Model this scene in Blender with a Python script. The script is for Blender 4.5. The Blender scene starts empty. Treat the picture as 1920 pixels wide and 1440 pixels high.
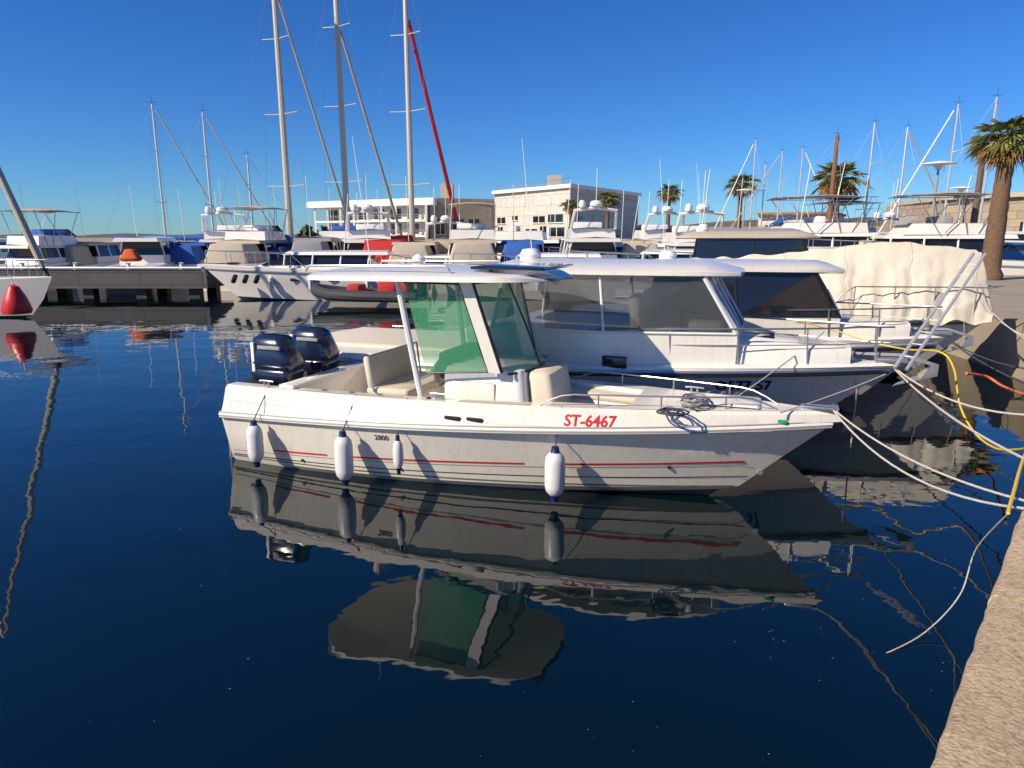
import bpy, math, random
from mathutils import Vector, Matrix
R = math.radians
sc = bpy.context.scene
col = sc.collection
# ------------------------------------------------------------------ camera, sky, sun, exposure
CH, F, PITCH = 3.0, 1283.0, R(12.3)
cam = bpy.data.objects.new('camera', bpy.data.cameras.new('camera')); col.objects.link(cam); sc.camera = cam
cam.location = (0, 0, CH); cam.rotation_euler = (R(90) - PITCH, 0, 0)
cam.data.sensor_width = 36; cam.data.lens = F / 1920 * 36
cam.data.clip_start = 0.05; cam.data.clip_end = 9000
SUN_AZ = R(-120)      # measured from +Y towards +X: the sun stands left of and a little behind the camera
SUN_EL = R(36)
w = bpy.data.worlds.new("World"); sc.world = w; w.use_nodes = True
nt = w.node_tree
sky = nt.nodes.new('ShaderNodeTexSky'); sky.sky_type = 'NISHITA'; sky.sun_disc = False
sky.sun_elevation = SUN_EL; sky.sun_rotation = SUN_AZ; sky.air_density = 1.0; sky.dust_density = 0.0; sky.ozone_density = 6.0
sky.altitude = 0
hs = nt.nodes.new('ShaderNodeHueSaturation'); hs.inputs['Saturation'].default_value = 1.15; hs.inputs['Hue'].default_value = 0.505
nt.links.new(sky.outputs[0], hs.inputs['Color']); 
tint = nt.nodes.new('ShaderNodeMix'); tint.data_type = 'RGBA'; tint.blend_type = 'MULTIPLY'; tint.inputs[0].default_value = 1.0
tint.inputs[7].default_value = (0.36, 0.62, 0.90, 1)
nt.links.new(hs.outputs[0], tint.inputs[6]); nt.links.new(tint.outputs[2], nt.nodes['Background'].inputs[0]); nt.nodes['Background'].inputs[1].default_value = 0.1
sl = bpy.data.lights.new('sun', 'SUN'); sl.energy = 4.8; sl.angle = R(0.5); sl.color = (1.0, 0.87, 0.69)
so = bpy.data.objects.new('sun', sl); col.objects.link(so)
sd = Vector((math.sin(SUN_AZ) * math.cos(SUN_EL), math.cos(SUN_AZ) * math.cos(SUN_EL), math.sin(SUN_EL)))
so.rotation_euler = sd.to_track_quat('Z', 'Y').to_euler(); so.location = (-20, -20, 30)
sc.view_settings.view_transform = 'Standard'; sc.view_settings.look = 'None'
sc.view_settings.exposure = 0.38; sc.view_settings.gamma = 1.0
sc.cycles.max_bounces = 8; sc.cycles.transparent_max_bounces = 16

# ------------------------------------------------------------------ measuring: where a ray meets a height / a distance
def ray(x, y):
    a, b = (x - 960) / F, (y - 720) / F
    return Vector((a, math.cos(PITCH) - b * math.sin(PITCH), -(math.sin(PITCH) + b * math.cos(PITCH))))
def P(x, y, h=0.0):
    r = ray(x, y); return Vector((0, 0, CH)) + r * ((h - CH) / r.z)
def PD(x, y, Y):
    r = ray(x, y); return Vector((0, 0, CH)) + r * (Y / r.y)

# ------------------------------------------------------------------ materials
MATS = {}
def mat(name, color, rough=0.5, metal=0.0, noise=0.0, nscale=8.0, bump=0.0, bscale=40.0, coat=0.0, alpha=1.0, trans=0.0, color2=None, ior=None):
    if name in MATS: return MATS[name]
    m = bpy.data.materials.new(name); m.use_nodes = True
    n = m.node_tree.nodes; l = m.node_tree.links; b = n['Principled BSDF']
    b.inputs['Base Color'].default_value = (*color, 1); b.inputs['Roughness'].default_value = rough
    b.inputs['Metallic'].default_value = metal; b.inputs['Coat Weight'].default_value = coat
    b.inputs['Coat Roughness'].default_value = 0.08
    b.inputs['Alpha'].default_value = alpha; b.inputs['Transmission Weight'].default_value = trans
    if ior: b.inputs['IOR'].default_value = ior
    if noise > 0 or color2:
        tc = n.new('ShaderNodeTexCoord'); nz = n.new('ShaderNodeTexNoise'); nz.inputs['Scale'].default_value = nscale
        nz.inputs['Detail'].default_value = 8; nz.inputs['Roughness'].default_value = 0.65
        l.new(tc.outputs['Object'], nz.inputs['Vector'])
        cr = n.new('ShaderNodeValToRGB'); cr.color_ramp.elements[0].position = 0.3; cr.color_ramp.elements[1].position = 0.7
        c2 = color2 if color2 else tuple(max(0, c * (1 - noise)) for c in color)
        cr.color_ramp.elements[0].color = (*c2, 1); cr.color_ramp.elements[1].color = (*color, 1)
        l.new(nz.outputs['Fac'], cr.inputs['Fac']); l.new(cr.outputs['Color'], b.inputs['Base Color'])
    if bump > 0:
        tc = n.new('ShaderNodeTexCoord'); nz = n.new('ShaderNodeTexNoise'); nz.inputs['Scale'].default_value = bscale
        nz.inputs['Detail'].default_value = 6
        l.new(tc.outputs['Object'], nz.inputs['Vector'])
        bp = n.new('ShaderNodeBump'); bp.inputs['Strength'].default_value = bump; bp.inputs['Distance'].default_value = 0.02
        l.new(nz.outputs['Fac'], bp.inputs['Height']); l.new(bp.outputs['Normal'], b.inputs['Normal'])
    MATS[name] = m; return m
def stained(name, color, stain, sx=3.0, sz=0.7, rough=0.22, coat=0.5):
    """painted or gelcoat hull with soft vertical weather streaks"""
    m = bpy.data.materials.new(name); m.use_nodes = True
    n = m.node_tree.nodes; l = m.node_tree.links; b = n['Principled BSDF']
    tc = n.new('ShaderNodeTexCoord'); mp = n.new('ShaderNodeMapping'); mp.inputs['Scale'].default_value = (sx * 3, sx * 3, sz)
    nz = n.new('ShaderNodeTexNoise'); nz.inputs['Scale'].default_value = 2.0; nz.inputs['Detail'].default_value = 7
    l.new(tc.outputs['Object'], mp.inputs['Vector']); l.new(mp.outputs['Vector'], nz.inputs['Vector'])
    cr = n.new('ShaderNodeValToRGB'); cr.color_ramp.elements[0].position = 0.28; cr.color_ramp.elements[1].position = 0.52
    cr.color_ramp.elements[0].color = (*stain, 1); cr.color_ramp.elements[1].color = (*color, 1)
    l.new(nz.outputs['Fac'], cr.inputs['Fac']); l.new(cr.outputs['Color'], b.inputs['Base Color'])
    b.inputs['Roughness'].default_value = rough; b.inputs['Coat Weight'].default_value = coat; b.inputs['Coat Roughness'].default_value = 0.1
    MATS[name] = m; return m
GEL = stained('gelcoat', (0.76, 0.71, 0.62), (0.69, 0.64, 0.54))
GEL2 = stained('gelcoat_bright', (0.78, 0.745, 0.68), (0.72, 0.68, 0.60))
DECK = mat('nonskid_deck', (0.70, 0.67, 0.60), 0.6, noise=0.12, nscale=5, bump=0.25, bscale=180)
CREAM = mat('cream_vinyl', (0.66, 0.58, 0.46), 0.55, noise=0.1, bump=0.1, bscale=30)
STEEL = mat('steel', (0.55, 0.54, 0.52), 0.34, 0.9)
ALU = mat('aluminium', (0.72, 0.70, 0.66), 0.38, 0.6, noise=0.1)
BLACK = mat('black_trim', (0.015, 0.015, 0.017), 0.4)
RUBBER = mat('rubber', (0.035, 0.035, 0.04), 0.7, bump=0.2)
GREY = mat('grey_trim', (0.32, 0.31, 0.30), 0.45)
DGLASS = mat('dark_glass', (0.012, 0.015, 0.02), 0.05, coat=0.5)
TGLASS = mat('green_tinted_glass', (0.10, 0.42, 0.22), 0.03, alpha=0.38)
CGLASS = mat('clear_glass', (0.10, 0.12, 0.13), 0.02, alpha=0.42, ior=1.6)
BGLASS = mat('sky_reflection_glass', (0.04, 0.16, 0.50), 0.04, alpha=0.75)  # blue of the reflected sky is put into the windscreen's base colour
RED = mat('red_paint', (0.55, 0.02, 0.02), 0.35)
REDC = mat('red_canvas', (0.55, 0.03, 0.03), 0.85, noise=0.25, bump=0.5, bscale=6)
NAVY = mat('navy_paint', (0.010, 0.018, 0.05), 0.22, coat=0.7)
NAVYC = mat('navy_canvas', (0.015, 0.03, 0.12), 0.85, noise=0.2, bump=0.4, bscale=8)
BLUEC = mat('blue_canvas', (0.03, 0.12, 0.45), 0.8, noise=0.2, bump=0.4, bscale=8)
FEND = mat('fender_vinyl', (0.72, 0.72, 0.70), 0.35, noise=0.12, nscale=5)
FBLUE = mat('fender_blue', (0.012, 0.02, 0.10), 0.4)
ROPEW = mat('white_rope', (0.62, 0.58, 0.50), 0.9, noise=0.3, nscale=60, bump=0.6, bscale=120)
ROPED = mat('dark_rope', (0.05, 0.055, 0.08), 0.9, noise=0.3, nscale=60)
YELLOW = mat('yellow_cable', (0.72, 0.48, 0.02), 0.45)
ORANGE = mat('orange_hose', (0.70, 0.16, 0.04), 0.5)
TARP = mat('cream_tarp', (0.66, 0.60, 0.48), 0.75, noise=0.16, nscale=1.6, bump=0.8, bscale=5.0)
TAN = mat('tan_canvas', (0.50, 0.43, 0.33), 0.85, noise=0.15, nscale=4, bump=0.4, bscale=6)
GREYC = mat('grey_canvas', (0.30, 0.30, 0.31), 0.85, noise=0.15, bump=0.4, bscale=6)
TEAK = mat('teak', (0.30, 0.17, 0.08), 0.6, noise=0.35, nscale=12)
WOOD = mat('varnished_wood', (0.28, 0.13, 0.05), 0.3, noise=0.3, nscale=12)
ANTI = mat('antifoul', (0.02, 0.05, 0.07), 0.7, noise=0.3)
TRUNK = mat('palm_bark', (0.20, 0.12, 0.07), 0.95, noise=0.5, nscale=14, bump=1.0, bscale=18)
FROND = mat('palm_leaf', (0.24, 0.24, 0.06), 0.5, color2=(0.10, 0.12, 0.03), nscale=2)
FROND2 = mat('palm_leaf_old', (0.34, 0.20, 0.07), 0.8, noise=0.4, nscale=3)
BUSH = mat('shrub_leaf', (0.05, 0.075, 0.025), 0.7, noise=0.5, nscale=2)
WHITEP = mat('white_paint', (0.78, 0.78, 0.76), 0.45, noise=0.06)

def stone_mat(name, c1, c2, mortar, sw, sh, rough=0.85):
    m = bpy.data.materials.new(name); m.use_nodes = True
    n = m.node_tree.nodes; l = m.node_tree.links; b = n['Principled BSDF']
    uv = n.new('ShaderNodeUVMap'); br = n.new('ShaderNodeTexBrick')
    br.inputs['Color1'].default_value = (*c1, 1); br.inputs['Color2'].default_value = (*c2, 1); br.inputs['Mortar'].default_value = (*mortar, 1)
    br.inputs['Scale'].default_value = 1.0; br.inputs['Brick Width'].default_value = sw; br.inputs['Row Height'].default_value = sh
    br.inputs['Mortar Size'].default_value = 0.02 * max(sw, sh) ** 0.5
    l.new(uv.outputs[0], br.inputs['Vector'])
    nz = n.new('ShaderNodeTexNoise'); nz.inputs['Scale'].default_value = 1.3; nz.inputs['Detail'].default_value = 10
    l.new(uv.outputs[0], nz.inputs['Vector'])
    mx = n.new('ShaderNodeMix'); mx.data_type = 'RGBA'; mx.blend_type = 'MULTIPLY'; mx.inputs[0].default_value = 0.45
    cr = n.new('ShaderNodeValToRGB'); cr.color_ramp.elements[0].position = 0.3; cr.color_ramp.elements[1].position = 0.7
    cr.color_ramp.elements[0].color = (0.55, 0.5, 0.45, 1); cr.color_ramp.elements[1].color = (1, 1, 1, 1)
    l.new(nz.outputs['Fac'], cr.inputs['Fac'])
    l.new(br.outputs['Color'], mx.inputs[6]); l.new(cr.outputs['Color'], mx.inputs[7]); l.new(mx.outputs[2], b.inputs['Base Color'])
    bp = n.new('ShaderNodeBump'); bp.inputs['Strength'].default_value = 0.6; bp.inputs['Distance'].default_value = 0.05
    l.new(br.outputs['Fac'], bp.inputs['Height']); bp.invert = True; l.new(bp.outputs['Normal'], b.inputs['Normal'])
    b.inputs['Roughness'].default_value = rough
    MATS[name] = m; return m
PANEL = stone_mat('cladding_panels', (0.66, 0.62, 0.55), (0.62, 0.58, 0.50), (0.42, 0.40, 0.36), 2.4, 1.5)
MASON = stone_mat('masonry', (0.42, 0.34, 0.24), (0.34, 0.27, 0.19), (0.22, 0.18, 0.13), 1.3, 0.6)
PIERM = stone_mat('pier_concrete', (0.11, 0.105, 0.10), (0.085, 0.083, 0.08), (0.07, 0.07, 0.07), 3.0, 0.6)

def quay_mat():
    m = bpy.data.materials.new('quay_stone'); m.use_nodes = True
    n = m.node_tree.nodes; l = m.node_tree.links; b = n['Principled BSDF']
    tc = n.new('ShaderNodeTexCoord')
    def noise(s, d, r=0.6):
        x = n.new('ShaderNodeTexNoise'); x.inputs['Scale'].default_value = s; x.inputs['Detail'].default_value = d; x.inputs['Roughness'].default_value = r
        l.new(tc.outputs['Object'], x.inputs['Vector']); return x
    n1, n2 = noise(2.5, 8), noise(38, 10, 0.8)
    v = n.new('ShaderNodeTexVoronoi'); v.inputs['Scale'].default_value = 55; l.new(tc.outputs['Object'], v.inputs['Vector'])
    c1 = n.new('ShaderNodeValToRGB'); c1.color_ramp.elements[0].position = 0.25; c1.color_ramp.elements[1].position = 0.75
    c1.color_ramp.elements[0].color = (0.45, 0.33, 0.205, 1); c1.color_ramp.elements[1].color = (0.66, 0.51, 0.335, 1)
    l.new(n1.outputs['Fac'], c1.inputs['Fac'])
    c2 = n.new('ShaderNodeValToRGB'); c2.color_ramp.elements[0].position = 0.36; c2.color_ramp.elements[1].position = 0.52
    c2.color_ramp.elements[0].color = (0.40, 0.34, 0.29, 1); c2.color_ramp.elements[1].color = (1, 1, 1, 1)
    l.new(n2.outputs['Fac'], c2.inputs['Fac'])
    mx = n.new('ShaderNodeMix'); mx.data_type = 'RGBA'; mx.blend_type = 'MULTIPLY'; mx.inputs[0].default_value = 0.85
    l.new(c1.outputs[0], mx.inputs[6]); l.new(c2.outputs[0], mx.inputs[7]); l.new(mx.outputs[2], b.inputs['Base Color'])
    sx = n.new('ShaderNodeSeparateXYZ'); l.new(tc.outputs['Object'], sx.inputs[0])
    ad = n.new('ShaderNodeMath'); ad.operation = 'MULTIPLY_ADD'; ad.inputs[1].default_value = 0.35; l.new(n1.outputs['Fac'], ad.inputs[0]); l.new(sx.outputs['Z'], ad.inputs[2])
    tr = n.new('ShaderNodeValToRGB'); tr.color_ramp.elements[0].position = 0.50; tr.color_ramp.elements[1].position = 0.72
    tr.color_ramp.elements[0].color = (0, 0, 0, 1); tr.color_ramp.elements[1].color = (1, 1, 1, 1); l.new(ad.outputs[0], tr.inputs['Fac'])
    m3 = n.new('ShaderNodeMix'); m3.data_type = 'RGBA'; m3.inputs[6].default_value = (0.035, 0.04, 0.022, 1)
    l.new(tr.outputs[0], m3.inputs[0]); l.new(mx.outputs[2], m3.inputs[7]); l.new(m3.outputs[2], b.inputs['Base Color'])
    b.inputs['Roughness'].default_value = 0.9
    bp = n.new('ShaderNodeBump'); bp.inputs['Strength'].default_value = 0.9; bp.inputs['Distance'].default_value = 0.012
    l.new(n2.outputs['Fac'], bp.inputs['Height'])
    bp2 = n.new('ShaderNodeBump'); bp2.inputs['Strength'].default_value = 0.5; bp2.inputs['Distance'].default_value = 0.01
    l.new(v.outputs['Distance'], bp2.inputs['Height']); l.new(bp.outputs['Normal'], bp2.inputs['Normal']); l.new(bp2.outputs['Normal'], b.inputs['Normal'])
    MATS['quay_stone'] = m; return m
QUAY = quay_mat()
def water_mat():
    m = bpy.data.materials.new('harbour_water'); m.use_nodes = True
    n = m.node_tree.nodes; l = m.node_tree.links; b = n['Principled BSDF']
    b.inputs['Base Color'].default_value = (0.0005, 0.006, 0.008, 1); b.inputs['Roughness'].default_value = 0.015
    b.inputs['IOR'].default_value = 1.48; b.inputs['Specular IOR Level'].default_value = 0.8
    tc = n.new('ShaderNodeTexCoord')
    def layer(sx, sy, rot, detail, dist, prev, strength=1.0):
        mp = n.new('ShaderNodeMapping'); mp.inputs['Scale'].default_value = (sx, sy, 1); mp.inputs['Rotation'].default_value = (0, 0, rot)
        l.new(tc.outputs['Object'], mp.inputs['Vector'])
        nz = n.new('ShaderNodeTexNoise'); nz.inputs['Scale'].default_value = 1; nz.inputs['Detail'].default_value = detail; nz.inputs['Roughness'].default_value = 0.5
        l.new(mp.outputs['Vector'], nz.inputs['Vector'])
        bp = n.new('ShaderNodeBump'); bp.inputs['Strength'].default_value = strength; bp.inputs['Distance'].default_value = dist
        l.new(nz.outputs['Fac'], bp.inputs['Height'])
        if prev: l.new(prev.outputs['Normal'], bp.inputs['Normal'])
        return bp
    a = layer(0.55, 0.9, 0.3, 1.0, 0.013, None)
    c = layer(2.2, 3.2, -0.4, 2.0, 0.0022, a)
    l.new(c.outputs['Normal'], b.inputs['Normal'])
    MATS['harbour_water'] = m; return m
WATER = water_mat()
WIRE = mat('rigging_wire', (.30, .30, .31), .6, .3)

# ------------------------------------------------------------------ builders
class MB:
    def __init__(s): s.v = []; s.f = []; s.cut = []
    def add(s, vs, fs):
        s.cut.append((len(s.v), len(s.f))); o = len(s.v); s.v += [tuple(p) for p in vs]; s.f += [tuple(i + o for i in f) for f in fs]; return s
    def box(s, c, d, rz=0.0, taper=1.0, shear=0.0, bev=0.0):
        cx, cy, cz = c; x, y, z = d[0] / 2, d[1] / 2, d[2] / 2
        vs = []
        if bev <= 0:
            rings = [(-z, 1.0), (z, taper)]
            for zz, k in rings:
                for sx, sy in ((-1, -1), (1, -1), (1, 1), (-1, 1)): vs.append((sx * x * k + (shear if zz > 0 else 0), sy * y * k, zz))
            fs = [(3, 2, 1, 0), (4, 5, 6, 7)] + [(i, (i + 1) % 4, 4 + (i + 1) % 4, 4 + i) for i in range(4)]
        else:
            b = min(bev, x * .9, y * .9, z * .9)
            def ring(zz, k, ins):
                X, Y = x * k - ins, y * k - ins; out = []
                for qx, qy, a0 in ((1, 1, 0), (-1, 1, 90), (-1, -1, 180), (1, -1, 270)):
                    for a in (0, 30, 60, 90):
                        out.append((qx * (X - b) + b * math.cos(R(a0 + a)) + (shear if zz > 0 else 0), qy * (Y - b) + b * math.sin(R(a0 + a)), zz))
                return out
            for zz, k, ins in ((-z, 1, b * .7), (-z + b * .3, 1, b * .2), (-z + b, 1, 0), (z - b, taper, 0), (z - b * .3, taper, b * .2), (z, taper, b * .7)): vs += ring(zz, k, ins)
            fs = [tuple(range(15, -1, -1)), tuple(range(80, 96))]
            for r in range(5):
                for i in range(16): fs.append((r * 16 + i, r * 16 + (i + 1) % 16, (r + 1) * 16 + (i + 1) % 16, (r + 1) * 16 + i))
        ca, sa = math.cos(rz), math.sin(rz)
        return s.add([(cx + p[0] * ca - p[1] * sa, cy + p[0] * sa + p[1] * ca, cz + p[2]) for p in vs], fs)
    def tube(s, pts, r, seg=8, cap=True, r2=None):
        pts = [Vector(p) for p in pts]; n = len(pts); vs = []; fs = []
        up = Vector((0, 0, 1))
        for i, p in enumerate(pts):
            t = (pts[min(i + 1, n - 1)] - pts[max(i - 1, 0)]); t = t.normalized() if t.length > 1e-9 else up
            a = t.cross(up if abs(t.z) < 0.95 else Vector((1, 0, 0))).normalized(); b = t.cross(a).normalized()
            rr = (r if r2 is None else r + (r2 - r) * i / (n - 1)) if not isinstance(r, (list, tuple)) else r[i]
            for k in range(seg):
                an = 2 * math.pi * k / seg; vs.append(p + a * math.cos(an) * rr + b * math.sin(an) * rr)
        for i in range(n - 1):
            for k in range(seg): fs.append((i * seg + k, i * seg + (k + 1) % seg, (i + 1) * seg + (k + 1) % seg, (i + 1) * seg + k))
        if cap: fs += [tuple(range(seg - 1, -1, -1)), tuple(range((n - 1) * seg, n * seg))]
        return s.add(vs, fs)
    def lathe(s, prof, c=(0, 0, 0), seg=20, axis='z'):
        vs = []; fs = []; n = len(prof)
        for r, z in prof:
            for k in range(seg):
                a = 2 * math.pi * k / seg; x, y = r * math.cos(a), r * math.sin(a)
                vs.append({'z': (c[0] + x, c[1] + y, c[2] + z), 'x': (c[0] + z, c[1] + x, c[2] + y), 'y': (c[0] + x, c[1] + z, c[2] + y)}[axis])
        for i in range(n - 1):
            for k in range(seg): fs.append((i * seg + k, i * seg + (k + 1) % seg, (i + 1) * seg + (k + 1) % seg, (i + 1) * seg + k))
        fs += [tuple(range(seg - 1, -1, -1)), tuple(range((n - 1) * seg, n * seg))]
        return s.add(vs, fs)
    def prism(s, foot, z0, z1, inset=0.0):
        n = len(foot); vs = [(p[0], p[1], z0) for p in foot]
        cx = sum(p[0] for p in foot) / n; cy = sum(p[1] for p in foot) / n
        vs += [(cx + (p[0] - cx) * (1 - inset), cy + (p[1] - cy) * (1 - inset), z1) for p in foot]
        return s.add(vs, [tuple(range(n - 1, -1, -1)), tuple(range(n, 2 * n))] + [(i, (i + 1) % n, n + (i + 1) % n, n + i) for i in range(n)])
    def quad(s, a, b, c, d, th=0.0):
        a, b, c, d = [Vector(p) for p in (a, b, c, d)]
        if th <= 0: return s.add([a, b, c, d], [(0, 1, 2, 3)])
        nn = (b - a).cross(d - a).normalized() * th
        vs = [a, b, c, d, a + nn, b + nn, c + nn, d + nn]
        return s.add(vs, [(3, 2, 1, 0), (4, 5, 6, 7), (0, 1, 5, 4), (1, 2, 6, 5), (2, 3, 7, 6), (3, 0, 4, 7)])
    def grid(s, rows, close=False):
        nr, nc = len(rows), len(rows[0]); vs = [p for r in rows for p in r]; fs = []
        for i in range(nr - 1):
            for k in range(nc - (0 if close else 1)):
                fs.append((i * nc + k, i * nc + (k + 1) % nc, (i + 1) * nc + (k + 1) % nc, (i + 1) * nc + k))
        return s.add(vs, fs)
    def each(s, name, m, parent=None, **k):
        """every piece a mesh of its own"""
        out = []; ct = s.cut + [(len(s.v), len(s.f))]
        for (v0, f0), (v1, f1) in zip(ct[:-1], ct[1:]):
            q = MB(); q.v = s.v[v0:v1]; q.f = [tuple(i - v0 for i in f) for f in s.f[f0:f1]]; out.append(q.build(name, m, parent, **k))
        return out
    def build(s, name, m, parent=None, smooth=True, ang=35, uvwall=False, fix=True):
        me = bpy.data.meshes.new(name); me.from_pydata(s.v, [], s.f); me.materials.append(m)
        if fix:
            import bmesh
            bm = bmesh.new(); bm.from_mesh(me); bmesh.ops.recalc_face_normals(bm, faces=bm.faces); bm.to_mesh(me); bm.free()
        if smooth:
            me.polygons.foreach_set('use_smooth', [True] * len(me.polygons)); me.set_sharp_from_angle(angle=R(ang))
        if uvwall:
            uv = me.uv_layers.new(name='UVMap')
            for p in me.polygons:
                nn = p.normal; t = Vector((-nn.y, nn.x, 0))
                t = t.normalized() if t.length > 0.2 else None
                for li in p.loop_indices:
                    c = me.vertices[me.loops[li].vertex_index].co
                    uv.data[li].uv = (c.dot(t), c.z) if t else (c.x, c.y)
        me.update(); o = bpy.data.objects.new(name, me); col.objects.link(o)
        if parent: o.parent = parent
        return o
def tag(o, label=None, cat=None, group=None, kind=None):
    if label: o['label'] = label
    if cat: o['category'] = cat
    if group: o['group'] = group
    if kind: o['kind'] = kind
    return o
def thing(name, label, cat, loc=(0, 0, 0), rz=0.0, group=None):
    o = bpy.data.objects.new(name, None); o.empty_display_size = 0.2; col.objects.link(o)
    o.location = loc; o.rotation_euler = (0, 0, rz); return tag(o, label, cat, group)
def struct(name, mb, m, **k):
    return tag(mb.build(name, m, **k), kind='structure')
def bez(pts, n=10):
    """smooth curve through points (Catmull-Rom)"""
    pts = [Vector(p) for p in pts]; q = [pts[0]] + pts + [pts[-1]]; out = []
    for i in range(1, len(q) - 2):
        for k in range(n):
            t = k / n; a, b, c, d = q[i - 1], q[i], q[i + 1], q[i + 2]
            out.append(0.5 * ((2 * b) + (c - a) * t + (2 * a - 5 * b + 4 * c - d) * t * t + (3 * b - a - 3 * c + d) * t ** 3))
    out.append(pts[-1]); return out
def sag(a, b, s, n=14):
    a, b = Vector(a), Vector(b)
    return [a.lerp(b, i / n) + Vector((0, 0, -s * 4 * (i / n) * (1 - i / n))) for i in range(n + 1)]

# ------------------------------------------------------------------ setting: water, ground, quays
g = MB().add([(-1500, -60, 0), (1500, -60, 0), (1500, 3500, 0), (-1500, 3500, 0)], [(0, 1, 2, 3)])
struct('water', g, WATER, smooth=False, fix=False)
g = MB().add([(-1500, -60, -7), (1500, -60, -7), (1500, 3500, -7), (-1500, 3500, -7)], [(0, 1, 2, 3)])
struct('seabed', g, mat('seabed_mud', (0.03, 0.04, 0.035), 0.95, noise=0.4, nscale=0.5), smooth=False, fix=False)
E0 = P(1740, 1440, 1.2); ED = Vector((0.654, 0.756, 0)); EN = Vector((0.756, -0.654, 0))
def qp(k, d=0.0, z=1.2): return Vector((E0.x, E0.y, 0)) + ED * k + EN * d + Vector((0, 0, z))
# the quay the photographer stands beside: chamfered top edge, worn face
rows = []
random.seed(4)
k = -9.0; nj = 0; chip = 0
while k < 13.83:
    jn = (nj % 12) == 0; chip = random.uniform(0, .035) if random.random() < .12 else chip * .4
    for kk, jd in (((k, 0), (k + .003, .035), (k + .013, .035), (k + .016, 0)) if jn else ((k, 0),)):
        j = random.uniform(-0.007, 0.007)
        rows.append([qp(kk, 0.02, -1.5), qp(kk, 0.012 + j + jd, 0.6), qp(kk, j + jd, 1.15 + j - chip), qp(kk, 0.012 + j + chip * .6 + jd, 1.185 - chip * .5 - jd), qp(kk, 0.04 + j + chip, 1.198 - jd), qp(kk, 0.6, 1.2 + random.uniform(-.003, .003) - jd), qp(kk, .72, 1.2 - jd), qp(kk, 2.2, 1.2 - jd), qp(kk, 9.0, 1.2 - jd)])
    k += .11; nj += 1
struct('quay', MB().grid(rows), QUAY, ang=60)
# the quay bends away and carries the promenade with the palms
pz = 1.2
prom = [qp(13.81, 0.0), (11.2, 16.5, 0), (11.8, 24, 0), (15.5, 60, 0), (-60, 66, 0), (-260, 90, 0), (-260, 900, 0), (500, 900, 0), (500, 8, 0), qp(13.81, 9.0)]
struct('promenade', MB().prism([(p[0], p[1]) for p in prom], -1.0, pz - 0.012), mat('paving', (0.36, 0.30, 0.22), 0.9, noise=0.3, nscale=0.8, bump=0.3, bscale=5), smooth=False)
rows = []
for i in range(40):
    x = 30 + i * 18; hh = 3.5 + 7.5 * math.exp(-((i - 9) / 9) ** 2) + 2.0 * math.sin(i * 1.7) * 0.4
    rows.append([(x, 300, 1), (x, 320, hh * 0.7), (x, 350, hh), (x, 420, 1)])
struct('hill', MB().grid(rows), mat('dry_hill', (0.16, 0.14, 0.08), 0.95, noise=0.5, nscale=0.08), ang=80)
rows = []
for i in range(40):
    x = -520 + i * 22; hh = 1.0 + 2.2 * math.exp(-((i - 12) / 10) ** 2) + math.sin(i * 1.3)
    rows.append([(x, 640, 0), (x, 660, hh * 0.8), (x, 700, hh + 1), (x, 800, 0)])
struct('far_shore', MB().grid(rows), mat('far_land', (0.12, 0.13, 0.10), 0.95, noise=0.5, nscale=0.05), ang=80)

# ------------------------------------------------------------------ boat hulls
def hb(t, p, stern=0.92):
    return (stern + (1 - stern) * math.sin(min(t / 0.45, 1) * math.pi / 2)) * (1 - t ** p if t < 1 else 0)
class Hull:
    """levels: (length, half beam, exponent, z at stern, z at bow, z power)"""
    def __init__(s, levels, stern=0.92, x0=0.0): s.lv = levels; s.stern = stern; s.x0 = x0
    def pt(s, k, t, side=-1):
        L, B, p, z0, z1, zp = s.lv[k]
        return (s.x0 + t * (L - s.x0), side * B * hb(t, p, s.stern), z0 + (z1 - z0) * t ** zp)
    def at(s, k, x, side=-1):
        L = s.lv[k][0]; return s.pt(k, min(max((x - s.x0) / (L - s.x0), 0), 1), side)
    def surf(s, k, x, z, off=0.0, side=-1):
        a, b = s.at(k, x, side), s.at(k + 1, x, side); f = (z - a[2]) / max(b[2] - a[2], 1e-6)
        y = a[1] + (b[1] - a[1]) * f
        return (x, y + side * off, z)
    def skin(s, mb, k0, k1, n=36, both=True, cap=True, closed_top=False):
        ts = [1 - (1 - i / n) ** 1.35 for i in range(n + 1)]
        for side in ((-1, 1) if both else (-1,)):
            mb.grid([[s.pt(k, t, side) for k in range(k0, k1 + 1)] for t in ts])
        if cap:
            for k in range(k0, k1):
                mb.add([s.pt(k, 0, -1), s.pt(k + 1, 0, -1), s.pt(k + 1, 0, 1), s.pt(k, 0, 1)], [(0, 1, 2, 3)])
        if closed_top:
            mb.grid([[s.pt(k1, t, -1), (s.pt(k1, t)[0], 0, s.pt(k1, t)[2] + closed_top * (1 - t)), s.pt(k1, t, 1)] for t in ts])
        return mb
    def line(s, k, t0, t1, side=-1, n=24, off=0.0, dz=0.0):
        out = []
        for i in range(n + 1):
            p = s.pt(k, t0 + (t1 - t0) * i / n, side); out.append((p[0], p[1] + side * off, p[2] + dz))
        return out
def place(o, ox, oy): o.location = (ox, oy, 0)

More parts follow.
